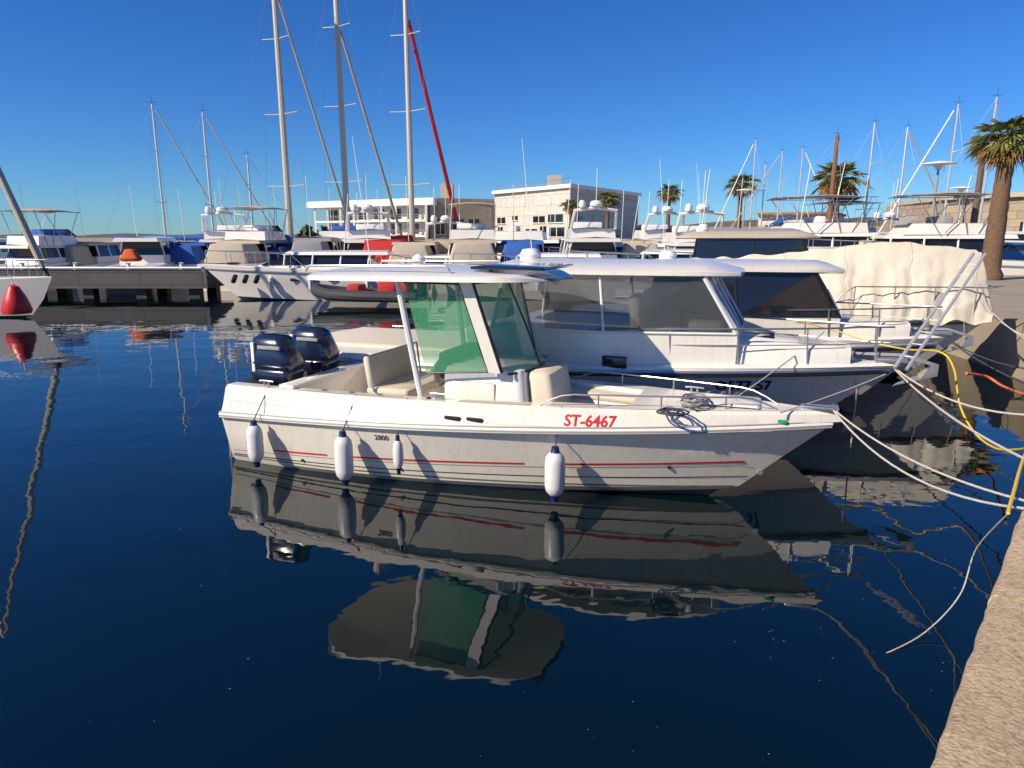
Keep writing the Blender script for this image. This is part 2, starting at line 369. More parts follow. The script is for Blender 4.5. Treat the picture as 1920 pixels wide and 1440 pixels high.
def text_mesh(txt, size, fn, name, m, parent, extrude=0.0, bold=0.0, shear=0.0, align='CENTER'):
    """real lettering: fn maps flat text coordinates (u, v) to a point on the surface it is painted on"""
    cu = bpy.data.curves.new('lettering', 'FONT'); cu.body = txt; cu.size = size; cu.align_x = align; cu.align_y = 'CENTER'
    cu.offset = bold; cu.shear = shear; cu.resolution_u = 3
    ob = bpy.data.objects.new('lettering', cu); col.objects.link(ob)
    dg = bpy.context.evaluated_depsgraph_get(); me = bpy.data.meshes.new_from_object(ob.evaluated_get(dg))
    bpy.data.objects.remove(ob); bpy.data.curves.remove(cu)
    for v in me.vertices: v.co = Vector(fn(v.co.x, v.co.y))
    me.name = name; me.materials.clear(); me.materials.append(m)
    o = bpy.data.objects.new(name, me); col.objects.link(o); o.parent = parent; return o

AX = R(-20.9); U = Vector((math.cos(AX), math.sin(AX), 0)); N = Vector((-math.sin(AX), math.cos(AX), 0))
def fender(o_world, label, top, length=0.62, r=0.105, tip=FBLUE, rope_to=None, group='white fenders along the near hull side', lean=0.0):
    t = thing('fender', label, 'fender', o_world, AX, group)
    L = length
    prof = [(0.0, -L), (r * .28, -L), (r * .34, -L + .05), (r * .62, -L + .075), (r * .9, -L + .12), (r, -L + .18), (r, -.17), (r * .9, -.11), (r * .62, -.065), (r * .34, -.045), (r * .28, 0), (0.0, 0)]
    MB().lathe(prof, seg=20).build('body', FEND, t, ang=50)
    MB().lathe([(0, -.075), (r * .58, -.07), (r * .42, -.045), (r * .36, .008), (0, .01)], seg=16).build('top_cap', tip, t)
    MB().lathe([(0, -L - .012), (r * .36, -L - .01), (r * .42, -L + .045), (r * .6, -L + .07), (0, -L + .075)], seg=16).build('end_cap', tip, t)
    if rope_to: MB().tube([(0, 0, 0), tuple(Vector(rope_to) * .5 + Vector((0, 0, .0))), rope_to], 0.007, 6).build('rope', ROPED, t)
    return t

# ------------------------------------------------------------------ THE MAIN BOAT
O = Vector((-3.45, 9.80, 0))
A = thing('motor_boat', 'nearest boat, open white motorboat with red stripe and red ST-6467', 'motorboat', O, AX)
H = Hull([(6.05, 0.03, 2.0, -0.50, -0.10, 3), (6.30, 0.92, 2.0, -0.10, 0.10, 2), (6.50, 1.06, 2.25, 0.06, 0.16, 2),
          (6.95, 1.15, 2.5, 0.42, 0.58, 1), (7.42, 1.22, 2.9, 0.69, 1.00, 1), (7.50, 1.16, 2.9, 0.80, 1.03, 1), (7.46, 1.08, 2.9, 1.02, 1.11, 1),
          (7.36, 1.03, 2.9, 1.055, 1.14, 1), (6.55, 0.86, 3.0, 1.055, 1.13, 1), (6.45, 0.82, 3.0, 0.46, 0.62, 1)])
H.skin(MB(), 1, 8, 48).build('hull', GEL, A, ang=28)
H.skin(MB(), 0, 1, 40).build('bottom', ANTI, A)
mb = MB(); ts = [i / 30 for i in range(31)]
for sd_ in (-1, 1): mb.grid([[H.pt(8, t, sd_), H.pt(9, t, sd_)] for t in ts])
mb.build('cockpit_lining', GEL2, A)
mb = MB().grid([[H.pt(9, t, -1), H.pt(9, t, 1)] for t in ts]); mb.build('cockpit_floor', DECK, A)
for sd_ in (-1, 1):
    ln = H.line(4, 0.0, 0.998, sd_, 60, 0.012)
    MB().tube(ln, 0.026, 8).build('rub_rail', GEL2, A)
    MB().tube([(p[0], p[1] + sd_ * .012, p[2] - .034) for p in ln], 0.012, 6).build('rub_rail_insert', GREY, A)
    MB().tube([(p[0], p[1] + sd_ * .004, p[2] + .034) for p in ln], 0.009, 6).build('rub_rail_insert', GREY, A)
# red stripe on the side: two stretches with a break, thin dark lines above and below
def stripe(x0, x1, zf, hgt, m, name, off=0.004):
    for side in (-1, 1):
        rows = []
        n = max(4, int((x1 - x0) * 10))
        for i in range(n + 1):
            x = x0 + (x1 - x0) * i / n; z = zf(x); row = []
            for q in (0, 1):
                zz = z + hgt * q; k = 2 if zz < H.at(3, x)[2] else 3
                row.append(H.surf(k, x, zz, off, side))
            rows.append(row)
        MB().grid(rows).build(name, m, A)
zf = lambda x: 0.20 + 0.045 * x
stripe(0.75, 1.60, zf, 0.024, RED, 'red_stripe'); stripe(1.85, 4.15, zf, 0.024, RED, 'red_stripe'); stripe(4.45, 6.55, zf, 0.024, RED, 'red_stripe')
stripe(0.05, 6.6, lambda x: zf(x) - 0.035, 0.010, GREY, 'pinstripe'); stripe(0.05, 6.6, lambda x: 0.10 + 0.03 * x, 0.012, BLACK, 'pinstripe')
# lettering on the starboard side
mkfn = lambda xc, zc, k, sl=0.0, off=0.005: (lambda u, v: H.surf(k, xc + u, zc + v + u * sl, off))
text_mesh('ST-6467', 0.165, mkfn(4.92, 0.985, 5, 0.012), 'registration', RED, A, bold=0.004)
text_mesh('2800', 0.095, mkfn(2.44, 0.615, 3, 0.02), 'model_number', mat('dark_lettering', (.06, .06, .07), .4), A, bold=0.002)
text_mesh('ST-6467', 0.165, lambda u, v: (lambda q: (q[0], q[1], q[2]))(H.surf(5, 4.92 - u, 0.985 + v, 0.005, 1)), 'registration', RED, A, bold=0.004)
# towing eye, drains, transom hardware
MB().lathe([(0, -.02), (.03, -.02), (.03, .02), (0, .02)], (6.72, 0, 0.36), 12, 'y').build('towing_eye', STEEL, A)
mb = MB()
for x, z in ((1.2, .16), (2.6, .2), (5.75, .42), (0.35, .3)):
    p = H.surf(2, x, z, 0.004) ; mb.lathe([(0, -.01), (.022, -.01), (.022, .008), (0, .008)], p, 10, 'y')
mb.each('drain', BLACK, A)
# stern: swim platforms, bulkhead, engine well
MB().box((0.45, 0, 0.55), (0.9, 1.96, 0.06), bev=.02).build('swim_platform', DECK, A)
MB().box((0.95, 0, 0.80), (0.14, 1.84, 0.54), bev=.04).build('stern_bulkhead', GEL2, A)
MB().box((0.95, 0, 1.09), (0.24, 1.9, 0.05), bev=.02).build('stern_coaming', GEL2, A)
MB().tube([(0.05, -.62, .5), (-.12, -.62, .46), (-.14, -.62, -.1)], .014).tube([(0.05, -.88, .5), (-.12, -.88, .46), (-.14, -.88, -.1)], .014).tube([(-.13, -.62, .2), (-.13, -.88, .2)], .012).tube([(-.13, -.62, .0), (-.13, -.88, .0)], .012).build('boarding_ladder', STEEL, A)
def outboard(x, y):
    e = MB(); e.box((x - .02, y, 1.42), (0.72, 0.44, 0.50), taper=.84, shear=-.04, bev=.13)
    e.box((x - .03, y, 1.13), (0.62, 0.40, 0.20), taper=1.06, bev=.07)
    c = e.build('outboard_engine', NAVY, A, ang=50)
    MB().box((x, y, .78), (.26, .20, .62), bev=.05).box((x - .05, y, .12), (.34, .08, .9), bev=.03).box((x - .1, y, -.1), (.5, .3, .03)).build('engine_leg', BLACK, c)
    MB().box((x + .16, y, .86), (.16, .30, .40), bev=.03).build('mounting_bracket', GREY, c)
    mb = MB()
    for sd_ in (-1, 1): mb.box((x - .25, y + sd_ * .20, 1.38), (.05, .035, .40), bev=.005)
    mb.each('engine_decal', WHITEP, c)
    MB().box((x + .02, y - .205, 1.52), (.36, .03, .045), bev=.005).build('engine_decal', GREY, c)
outboard(0.42, -0.42); outboard(0.42, 0.40)
# cockpit seats, console, helm
MB().box((2.2, 0, .73), (.6, 1.15, .52), bev=.06).build('leaning_post', GEL2, A)
MB().box((2.22, 0, 1.04), (.62, 1.2, .12), bev=.05).build('seat_cushion', CREAM, A)
MB().box((1.98, 0, 1.28), (.10, 1.2, .42), bev=.04, shear=-.05).build('seat_back', CREAM, A)
cn = MB().box((3.55, 0, .95), (1.15, 1.12, 1.0), taper=.92, shear=-.06, bev=.10).build('console', GEL2, A)
MB().box((2.98, 0, 1.42), (.18, .95, .34), bev=.05).build('dashboard', BLACK, cn)
MB().lathe([(.175, -.012), (.19, 0), (.175, .012), (.16, 0)], (2.80, -.22, 1.28), 20, 'x').tube([(2.8, -.38, 1.28), (2.8, -.06, 1.28)], .01).tube([(2.8, -.22, 1.12), (2.8, -.22, 1.44)], .01).tube([(2.8, -.22, 1.28), (2.95, -.22, 1.28)], .02).build('steering_wheel', STEEL, cn)
MB().box((3.4, -.535, .95), (.55, .02, .62), bev=.01).build('console_door', GEL, cn)
# hardtop with its posts
HT0, HT1, HZ = 1.12, 4.30, 2.46
rows = []
for i in range(25):
    a = i / 24; x = HT0 + (HT1 - HT0) * a; wv = 1.04 * (1 - abs(2 * a - 1) ** 7 * .42) * (1 - .10 * a); cz = HZ + .13 * math.sin(math.pi * min(1, a * .9 + .12)) + .03 * a
    e = min(1.0, min(a, 1 - a) * 12 + .12)
    rows.append([(x, -wv, HZ + .03 * a), (x, -wv * .99, HZ + .055 * e + .03 * a), (x, -wv * .9, HZ + .085 * e + .03 * a), (x, -wv * .5, HZ + (cz - HZ) * .75 * e + .05 * e), (x, 0, cz + .04 * e), (x, wv * .5, HZ + (cz - HZ) * .75 * e + .05 * e), (x, wv * .9, HZ + .085 * e + .03 * a), (x, wv * .99, HZ + .055 * e + .03 * a), (x, wv, HZ + .03 * a), (x, wv * .86, HZ - .01 + .03 * a), (x, 0, HZ + .0), (x, -wv * .86, HZ - .01 + .03 * a)])
mb = MB().grid(rows, close=True); mb.add(rows[0], [tuple(range(12))]); mb.add(rows[-1], [tuple(range(12))])
ht = mb.build('hardtop', GEL2, A, ang=40)
MB().box((3.85, 0, HZ + .165), (.9, 1.2, .035), bev=.015).build('roof_hatch', DGLASS, ht)
MB().tube([(1.3, -.85, HZ + .1), (1.35, -.85, HZ + .17), (3.2, -.82, HZ + .19), (3.25, -.82, HZ + .13)], .014).build('roof_rail', STEEL, ht)
MB().tube([(1.3, .85, HZ + .1), (1.35, .85, HZ + .17), (3.2, .82, HZ + .19), (3.25, .82, HZ + .13)], .014).build('roof_rail', STEEL, ht)
MB().lathe([(0, 0), (.09, 0), (.085, .05), (.03, .09), (0, .09)], (2.3, .2, HZ + .2), 14).build('gps_antenna', WHITEP, ht)
MB().tube([(1.25, .7, HZ + .1), (1.0, .75, HZ + 1.9)], .008, 6, r2=.003).build('whip_antenna', WHITEP, ht)
for sd_ in (-1, 1):
    MB().tube([(2.55, sd_ * .80, HZ + .02), (2.72, sd_ * .70, 1.3), (2.84, sd_ * .62, .5)], .038, 8).build('post', WHITEP, A)
    # broad front pillar, white with black edges
    fr = lambda x0, x1, z0, z1, w_, y0, y1: [(x0 - w_, y0, z0), (x0 + w_, y0, z0), (x1 + w_, y1, z1), (x1 - w_, y1, z1)]
    a = fr(3.72, 3.42, 1.42, HZ + .02, .075, sd_ * .60, sd_ * .74)
    MB().quad(*a, th=.05).build('pillar', GEL2, A, smooth=False)
    mb = MB()
    for s2 in (-1, 1):
        mb.tube([(3.72 + s2 * .088, sd_ * .62, 1.42), (3.42 + s2 * .088, sd_ * .76, HZ + .02)], .015, 6)
    mb.each('pillar_seal', BLACK, A)
    MB().quad((2.82, sd_ * .64, 1.35), (3.60, sd_ * .61, 1.42), (3.33, sd_ * .745, HZ), (2.62, sd_ * .76, HZ), th=.008).build('side_window', TGLASS, A, smooth=False)
    MB().tube([(2.82, sd_ * .64, 1.35), (3.66, sd_ * .61, 1.42)], .012).tube([(2.62, sd_ * .77, HZ - .01), (3.33, sd_ * .755, HZ - .01)], .012).build('window_frame', BLACK, A)
rows = []
for i in range(11):
    yy = -.60 + 1.2 * i / 10; c = math.cos((i / 10 - .5) * math.pi * .8)
    rows.append([(3.78 + .30 * c, yy, 1.40), (3.62 + .24 * c, yy * 1.12, 1.95), (3.47 + .16 * c, yy * 1.22, HZ)])
MB().grid(rows).build('windscreen', TGLASS, A)
MB().tube([r[0] for r in rows], .016).tube([r[2] for r in rows], .014).tube(rows[5], .012).build('windscreen_frame', BLACK, A)
# bow seating and forward lounge
mb = MB()
for sd_ in (-1, 1): mb.box((4.85, sd_ * .40, .78), (1.15, .34, .38), rz=-sd_ * .16, bev=.05)
mb.each('bow_seat', GEL2, A)
mb = MB()
for sd_ in (-1, 1): mb.box((4.85, sd_ * .40, 1.01), (1.12, .33, .09), rz=-sd_ * .16, bev=.04)
mb.each('bow_cushion', CREAM, A)
MB().box((4.28, 0, 1.02), (.34, .86, .78), taper=.9, shear=-.1, bev=.08).build('console_seat', CREAM, A)
# foredeck with anchor locker hatch
rows = []
for i in range(22):
    t = .72 + .276 * i / 21; a = H.pt(7, t, -1); b = H.pt(7, t, 1); z = a[2] + .004
    rows.append([(a[0], a[1] * .985, z), (a[0], a[1] * .5, z + .035 * (1 - t)), (a[0], 0, z + .05 * (1 - t)), (b[0], b[1] * .5, z + .035 * (1 - t)), (b[0], b[1] * .985, z)])
fd = MB().grid(rows).build('foredeck', GEL, A)
MB().box((6.35, 0, 1.165), (.62, .50, .025), taper=.96, bev=.012).build('anchor_hatch', GEL2, fd)
MB().box((7.25, 0, 1.165), (.34, .12, .05), bev=.015).lathe([(0, -.05), (.04, -.05), (.025, 0), (.04, .05), (0, .05)], (7.42, 0, 1.175), 12, 'y').build('bow_roller', STEEL, A)
def cleat(x, side, k=7, par=A, hull=H):
    p = hull.at(k, x, side); y = p[1] - side * .07; z = p[2] + .035
    return MB().tube([(x - .11, y, z + .035), (x - .05, y, z + .04), (x + .05, y, z + .04), (x + .11, y, z + .035)], .011).tube([(x - .035, y, z - .03), (x - .035, y, z + .04)], .012).tube([(x + .035, y, z - .03), (x + .035, y, z + .04)], .012).build('cleat', STEEL, par)
for x in (0.6, 3.1, 5.9): cleat(x, -1); cleat(x, 1)
# low grab rail along each side of the bow
for sd_ in (-1, 1):
    pts = []
    for i in range(20):
        x = 4.3 + 2.55 * i / 19; p = H.at(7, x, sd_); pts.append((x, p[1] - sd_ * .06, p[2] + .14 * math.sin(min(1, i / 3, (19 - i) / 3) * math.pi / 2)))
    mb = MB().tube(pts, .010, 8)
    for i in (5, 10, 15):
        p = pts[i]; mb.tube([(p[0], p[1], p[2] - .14), p], .010, 6)
    mb.build('bow_rail', STEEL, A)
mb = MB()
for x in (1.5, 1.9, 2.3):
    p = H.at(7, x); mb.lathe([(0, 0), (.035, 0), (.035, .012), (0, .012)], (x, p[1] + .09, p[2] + .004), 12)
mb.each('rod_holder', STEEL, A)

for z_ in (.865,):
    for side in (-1, 1): MB().tube([H.surf(5, .1 + 6.7 * i / 40, z_ + .012 * i / 4 * .55, .001, side) for i in range(41)], .004, 5).build('moulding_line', GREY, A)
MB().box((.02, -.66, .80), (.03, .34, .22), bev=.012).build('stern_locker', GEL, A)
mb = MB()
for x0_, x1_ in ((1.25, 2.6), (3.35, 4.2)):
    for sd_ in (-1, 1):
        mb.grid([[(lambda p, q: (p[0], p[1] + (q[1] - p[1]) * f_, p[2] + .003))(H.at(7, x0_ + (x1_ - x0_) * i / 8, sd_), H.at(8, x0_ + (x1_ - x0_) * i / 8, sd_)) for f_ in (.18, .5, .82)] for i in range(9)])
mb.each('nonskid_panel', mat('nonskid_grey', (.50, .48, .43), .7, noise=.15, bump=.3, bscale=200), A)
for x in (3.35, 3.62):
    p = H.surf(5, x, .93, .004); MB().box(p, (.20, .02, .05), bev=.009).build('air_vent', BLACK, A)
p = H.at(7, 2.95); MB().lathe([(0, 0), (.035, 0), (.03, .01), (0, .012)], (p[0], p[1] + .1, p[2] + .003), 14).build('fuel_cap', BLACK, A)
p = H.at(5, 6.9); MB().box((p[0], p[1] - .0, p[2] + .02), (.10, .03, .045), bev=.012).build('navigation_light', mat('green_lens', (.02, .30, .10), .2), A)
MB().box((5.2, -.0, .66), (.5, .35, .02), bev=.008).build('floor_hatch', GEL2, A)
MB().tube([(2.05, -.62, 1.05), (2.0, -.62, 1.5), (2.0, .62, 1.5), (2.05, .62, 1.05)], .016).build('seat_rail', STEEL, A)
stripe(0.02, 6.45, lambda x: 0.075 + 0.012 * x, 0.020, mat('waterline_stain', (.20, .17, .09), .8, noise=.4, nscale=9), 'waterline_stain', .003)
# fenders of the main boat
def near(x, z, off): p = H.surf(4 if z > 0.8 else 3, x, z, off); return O + U * p[0] + N * p[1] + Vector((0, 0, p[2]))
for x, lab, L_, r_ in ((0.68, 'white cylindrical fender hanging nearest the stern of the open motorboat', .60, .10),
                       (2.02, 'white fender beside the small number 2800 on the hull', .66, .11),
                       (2.72, 'smallest white fender, thin, just ahead of the small number 2800', .46, .062),
                       (4.58, 'thick white fender below and left of the red ST-6467', .62, .115)):
    w0 = near(x, .70, r_ + .035); dz = 0.36
    d = H.at(7, x); b0 = (H.surf(3, x, .68, r_ + .03))
    fender(w0, lab, 0, L_, r_, FBLUE if r_ > .08 else BLACK, rope_to=(0.0, (d[1] + .03) - b0[1], d[2] - .69))

# ------------------------------------------------------------------ cabin cruisers moored alongside
def cruiser(origin, L, B, fb0, fb1, label, colh=GEL2, roof=(.22, .66), roofz=2.45, glass=DGLASS, front=None, name='cabin_cruiser', roofm=None, stripe_m=NAVY, group=None, rz=AX, windows=True, rail=True, deck=DECK, rk=(.82, .90)):
    t = thing(name, label, 'motor yacht', origin, rz, group)
    h = Hull([(L * .80, .03, 2.0, -.5, -.1, 3), (L * .83, B * .40, 2.0, -.1, .12, 2), (L * .86, B * .45, 2.2, .06, .2, 2), (L * .93, B * .485, 2.5, fb0 * .55, fb1 * .6, 1),
              (L * .985, B * .50, 3.5, fb0 * rk[0], fb1 * rk[1], 1), (L, B * .49, 3.5, fb0, fb1, 1), (L * .985, B * .47, 3.5, fb0 + .03, fb1 + .03, 1)])
    h.skin(MB(), 1, 6, 40).build('hull', colh, t, ang=28); h.skin(MB(), 0, 1, 30).build('bottom', ANTI, t)
    ts = [i / 26 for i in range(27)]
    MB().grid([[h.pt(6, k, -1), (h.pt(6, k)[0], h.pt(6, k)[1] * .5, h.pt(6, k)[2] + .03 * (1 - k)), (h.pt(6, k)[0], 0, h.pt(6, k)[2] + .045 * (1 - k)), (h.pt(6, k)[0], -h.pt(6, k)[1] * .5, h.pt(6, k)[2] + .03 * (1 - k)), h.pt(6, k, 1)] for k in ts]).build('deck', deck, t)
    for s_ in (-1, 1):
        MB().tube(h.line(4, 0, .998, s_, 40, .015), .03, 6).build('rub_rail', STEEL if stripe_m is NAVY else stripe_m, t)
        MB().tube(h.line(4, 0, .998, s_, 40, .012, -.05), .014, 6).build('rub_rail_insert', BLACK, t)
    # coach roof lofted from the windscreen down to the foredeck
    x0, x1 = L * roof[0], L * roof[1]; zd = fb0 + .05
    def cab(xa, xb, wa, wb, za, zb, topk, n=14):
        rows = []
        for i in range(n + 1):
            a = i / n; x = xa + (xb - xa) * a; ww = wa + (wb - wa) * a ** 1.6; zt = za + (zb - za) * a ** 1.3; z0 = zd - .05 + (fb1 - fb0) * x / L
            rows.append([(x, -ww, z0), (x, -ww * .93, z0 + (zt - z0) * .75), (x, -ww * .78, zt), (x, 0, zt + .05 * (1 - a)), (x, ww * .78, zt), (x, ww * .93, z0 + (zt - z0) * .75), (x, ww, z0)])
        return rows
    W1_ = abs(h.at(6, x1)[1])
    rows = cab(x1 * .95, L * .93, min(B * .34, W1_ * .9), B * .09, zd + .42, zd + .18 + (fb1 - fb0), .8)
    MB().grid(rows).add(rows[0], [tuple(range(7))]).build('trunk_cabin', colh, t, ang=40)
    MB().box((L * .80, 0, zd + .40), (.5, .5, .03), bev=.012).build('deck_hatch', DGLASS, t)
    # pilothouse
    W = B * .40
    pz0, pz1 = zd - .04, roofz - .05
    W1 = min(W, abs(h.at(6, x1)[1]) * .93); Wx = lambda x: W + (W1 - W) * max(0, (x - (x0 + x1) / 2) / ((x1 - x0) / 2))
    xm = (x0 + x1) / 2
    zb = zd + .50
    rake = .62 * (pz1 - (zd + .50)); zb = zd + .50; xt = x1 - rake
    mb = MB(); secs = []
    for x, ww in ((x0, W), (xm, W), (x1, W1)):
        secs.append([(x, -ww, pz0 + (fb1 - fb0) * .4 * (x == x1)), (x, -ww * .97, zb), (x, ww * .97, zb), (x, ww, pz0 + (fb1 - fb0) * .4 * (x == x1))])
    mb.grid(secs).add(secs[0], [(0, 1, 2, 3)]).add(secs[-1], [(0, 1, 2, 3)])
    mb.build('pilothouse', colh, t, smooth=False)
    Wt = W * .86; Wt1 = W1 + (Wt - W1) * .35
    for s_ in (-1, 1):
        MB().quad((x0 + .08, s_ * W * .965, zb), (xm, s_ * W * .965, zb), (xm - .1, s_ * Wt, pz1), (x0 + .22, s_ * Wt, pz1), th=.01).build('side_window', glass, t, smooth=False)
        MB().quad((xm, s_ * W * .965, zb), (x1 - .04, s_ * W1 * .965, zb), (xt, s_ * Wt1, pz1), (xm - .1, s_ * Wt, pz1), th=.01).build('side_window', glass, t, smooth=False)
        mb = MB()
        for xa, wa, xb, wb_, rr_ in ((x0 + .08, W, x0 + .22, Wt, .028), (xm, W, xm - .1, Wt, .018), (x1 - .02, W1, xt, Wt1, .032)): mb.tube([(xa, s_ * wa * .975, zb), (xb, s_ * (wb_ + .01), pz1)], rr_, 6)
        mb.tube([(x0 + .05, s_ * W * .98, zb), (xm, s_ * W * .98, zb), (x1, s_ * W1 * .98, zb)], .018, 6)
        mb.build('window_frame', BLACK if glass is DGLASS else WHITEP, t)
    MB().quad((x1, -W1 * .95, zb), (x1, W1 * .95, zb), (xt, Wt1 * .97, pz1), (xt, -Wt1 * .97, pz1), th=.01).build('windscreen', front or glass, t, smooth=False)
    mb = MB()
    for a in (-.95, -.32, .32, .95): mb.tube([(x1 + .015, W1 * a, zb), (xt + .015, Wt1 * a, pz1)], .022, 6)
    mb.tube([(x1 + .015, -W1 * .95, zb), (x1 + .015, W1 * .95, zb)], .02, 6).tube([(xt + .015, -Wt1 * .95, pz1), (xt + .015, Wt1 * .95, pz1)], .02, 6)
    mb.build('windscreen_frame', WHITEP, t)
    # hardtop
    r0, r1 = x0 - .35, xt + .45; rows = []
    for i in range(17):
        a = i / 16; x = r0 + (r1 - r0) * a; wv = (Wt * 1.10 + (Wt1 * 1.08 - Wt * 1.10) * max(0, 2 * a - 1)) * (1 - abs(2 * a - 1) ** 6 * .30); e = min(1, min(a, 1 - a) * 9 + .1)
        rows.append([(x, -wv, roofz - .03), (x, -wv, roofz + .02 * e), (x, -wv * .8, roofz + .09 * e), (x, 0, roofz + .15 * e), (x, wv * .8, roofz + .09 * e), (x, wv, roofz + .02 * e), (x, wv, roofz - .03), (x, wv * .8, roofz - .06), (x, -wv * .8, roofz - .06)])
    mb = MB().grid(rows, close=True); mb.add(rows[0], [tuple(range(9))]); mb.add(rows[-1], [tuple(range(9))])
    rf = mb.build('hardtop', roofm or colh, t, ang=40)
    MB().lathe([(0, 0), (.16, 0), (.17, .06), (.12, .14), (0, .16)], (r0 + .6, 0, roofz + .14), 16).build('radome', WHITEP, rf)
    MB().tube([(r0 + .5, .4, roofz + .1), (r0 + .3, .42, roofz + 2.0)], .008, 6, r2=.003).build('whip_antenna', WHITEP, rf)
    MB().tube([(x1 + .03, W1 * .1, zb + .03), (xt + .06 + (x1 - xt) * .45, W1 * .28, zb + (pz1 - zb) * .55)], .009, 5).build('wiper', BLACK, t)
    # helm, wheel and seats inside the wheelhouse
    MB().box((x1 - .45, 0, zb - .02), (.5, W1 * 1.5, .30), bev=.08).build('helm_console', GREY, t)
    MB().lathe([(.17, -.012), (.185, 0), (.17, .012), (.155, 0)], (x1 - .78, -W * .4, zb + .12), 18, 'x').build('steering_wheel', BLACK, t)
    mb = MB()
    for sy in (-.45, .45): mb.box((x1 - 1.35, W * sy, zb + .12), (.16, .46, .72), bev=.06, shear=-.05)
    mb.each('helm_seat', CREAM, t)
    # cockpit
    MB().box((x0 * .5, 0, fb0 * .7 + .25), (x0 * .8, W * 1.5, .45), bev=.06).build('cockpit_bench', CREAM, t)
    if windows:
        mb = MB()
        for xx in (.42, .52, .62):
            x = L * xx; z = fb0 * .68; rr = []
            p = h.surf(3, x, z + .06, .006)
            mb.box((p[0], p[1], p[2]), (.34, .02, .13), bev=.009)
            p = h.surf(3, x, z + .06, .006, 1); mb.box((p[0], p[1], p[2]), (.34, .02, .13), bev=.009)
        mb.each('porthole', DGLASS, t)
    if rail:
        for s_ in (-1, 1):
            pts = []; mb = MB()
            for i in range(22):
                x = L * (.50 + .485 * i / 21); p = h.at(6, x, s_); pts.append((min(x, L * .985), p[1] * (.93 if i < 19 else .6), p[2] + .48 * math.sin(min(1, i / 4) * math.pi / 2)))
            mb.tube(pts, .014, 6); mb.tube([(p[0], p[1], p[2] - .22) for p in pts[4:]], .008, 6)
            for i in (4, 8, 12, 16, 20): p = pts[i]; mb.tube([(p[0] + .03, p[1], p[2] - .48), p], .012, 6)
            mb.build('bow_rail', STEEL, t)
    an = MB().box((L * .985, 0, fb1 + .06), (.4, .14, .06), bev=.02).build('bow_roller', STEEL, t)
    MB().grid([[(L * .90, 0, fb1 + .11), (L * 1.0, -.02, fb1 + .12), (L * 1.035, -.03, fb1 + .02), (L * 1.02, -.16, fb1 - .16), (L * .995, -.05, fb1 - .26)], [(L * .90, 0, fb1 + .14), (L * 1.0, 0, fb1 + .16), (L * 1.045, 0, fb1 + .04), (L * 1.045, 0, fb1 - .12), (L * .99, 0, fb1 - .30)], [(L * .90, 0, fb1 + .11), (L * 1.0, .02, fb1 + .12), (L * 1.035, .03, fb1 + .02), (L * 1.02, .16, fb1 - .16), (L * .995, .05, fb1 - .26)]]).build('anchor', mat('galvanised', (.42, .42, .41), .5, .5, noise=.3), t)
    MB().lathe([(0, 0), (.07, 0), (.05, .06), (.07, .12), (0, .13)], (L * .93, 0, fb1 + .04), 12).build('windlass', STEEL, t)
    for x in (L * .1, L * .5, L * .9): cleat(x, -1, 6, t, h); cleat(x, 1, 6, t, h)
    return t, h
def axo(bow, L): return Vector(bow) - U * L
bB = P(1690, 700, 1.18); bB.z = 0
B_, hB = cruiser(axo(bB, 9.4), 9.4, 3.0, 1.15, 1.29, 'white cabin cruiser with sky-reflecting blue windscreen and clear side windows, right behind the nearest motorboat', roof=(.41, .777), roofz=2.50, glass=CGLASS, front=BGLASS, rk=(.93, .955))
bx = 7.75
text_mesh('O577 57', 0.20, lambda u, v: hB.surf(3, 7.42 + u, .985 + v + u * .02, .007), 'registration', BLACK, B_, bold=0.006)
MB().box((5.75, -1.2, 1.30), (.34, .04, .16), bev=.018).build('window', DGLASS, B_)
bC = Vector((bB.x + 2.15, bB.y + 2.5, 0))
C_, hC = cruiser(axo(bC, 8.6), 8.6, 2.9, 1.10, 1.30, 'white cruiser with dark windows, between the blue-screened cruiser and the tarped boat', colh=GEL, roof=(.42, .80), roofz=2.42, glass=DGLASS)
# covered boat under a cream tarp
bD = Vector((bC.x + 2.1, bC.y + 2.45, 0))
oD = axo(bD, 8.8) + U * .35
D_ = thing('covered_boat', 'boat wrapped in a big wrinkled cream tarp, with bare bow rail in front', 'covered boat', oD, AX)
hD = Hull([(7.0, .03, 2, -.5, -.1, 3), (7.4, 1.2, 2, -.1, .15, 2), (8.0, 1.4, 2.4, .55, .7, 1), (8.6, 1.48, 2.8, 1.05, 1.25, 1), (8.8, 1.45, 2.8, 1.2, 1.4, 1), (8.7, 1.38, 2.8, 1.22, 1.42, 1)])
hD.skin(MB(), 1, 5, 36, closed_top=.05).build('hull', GEL2, D_, ang=30); hD.skin(MB(), 0, 1).build('bottom', ANTI, D_)
for s_ in (-1, 1): MB().tube(hD.line(3, 0, .998, s_, 40, .012), .022, 6).build('rub_rail', TEAK, D_)
random.seed(9)
rows = []
def ridge_at(x):
    if x < 6.7: return 2.45 + .42 * (max(0, x - 2.6) / 4.1) ** 1.5
    return 2.87 - .10 * (x - 6.7) - .30 * max(0, x - 8.0) ** 2
NT = 110
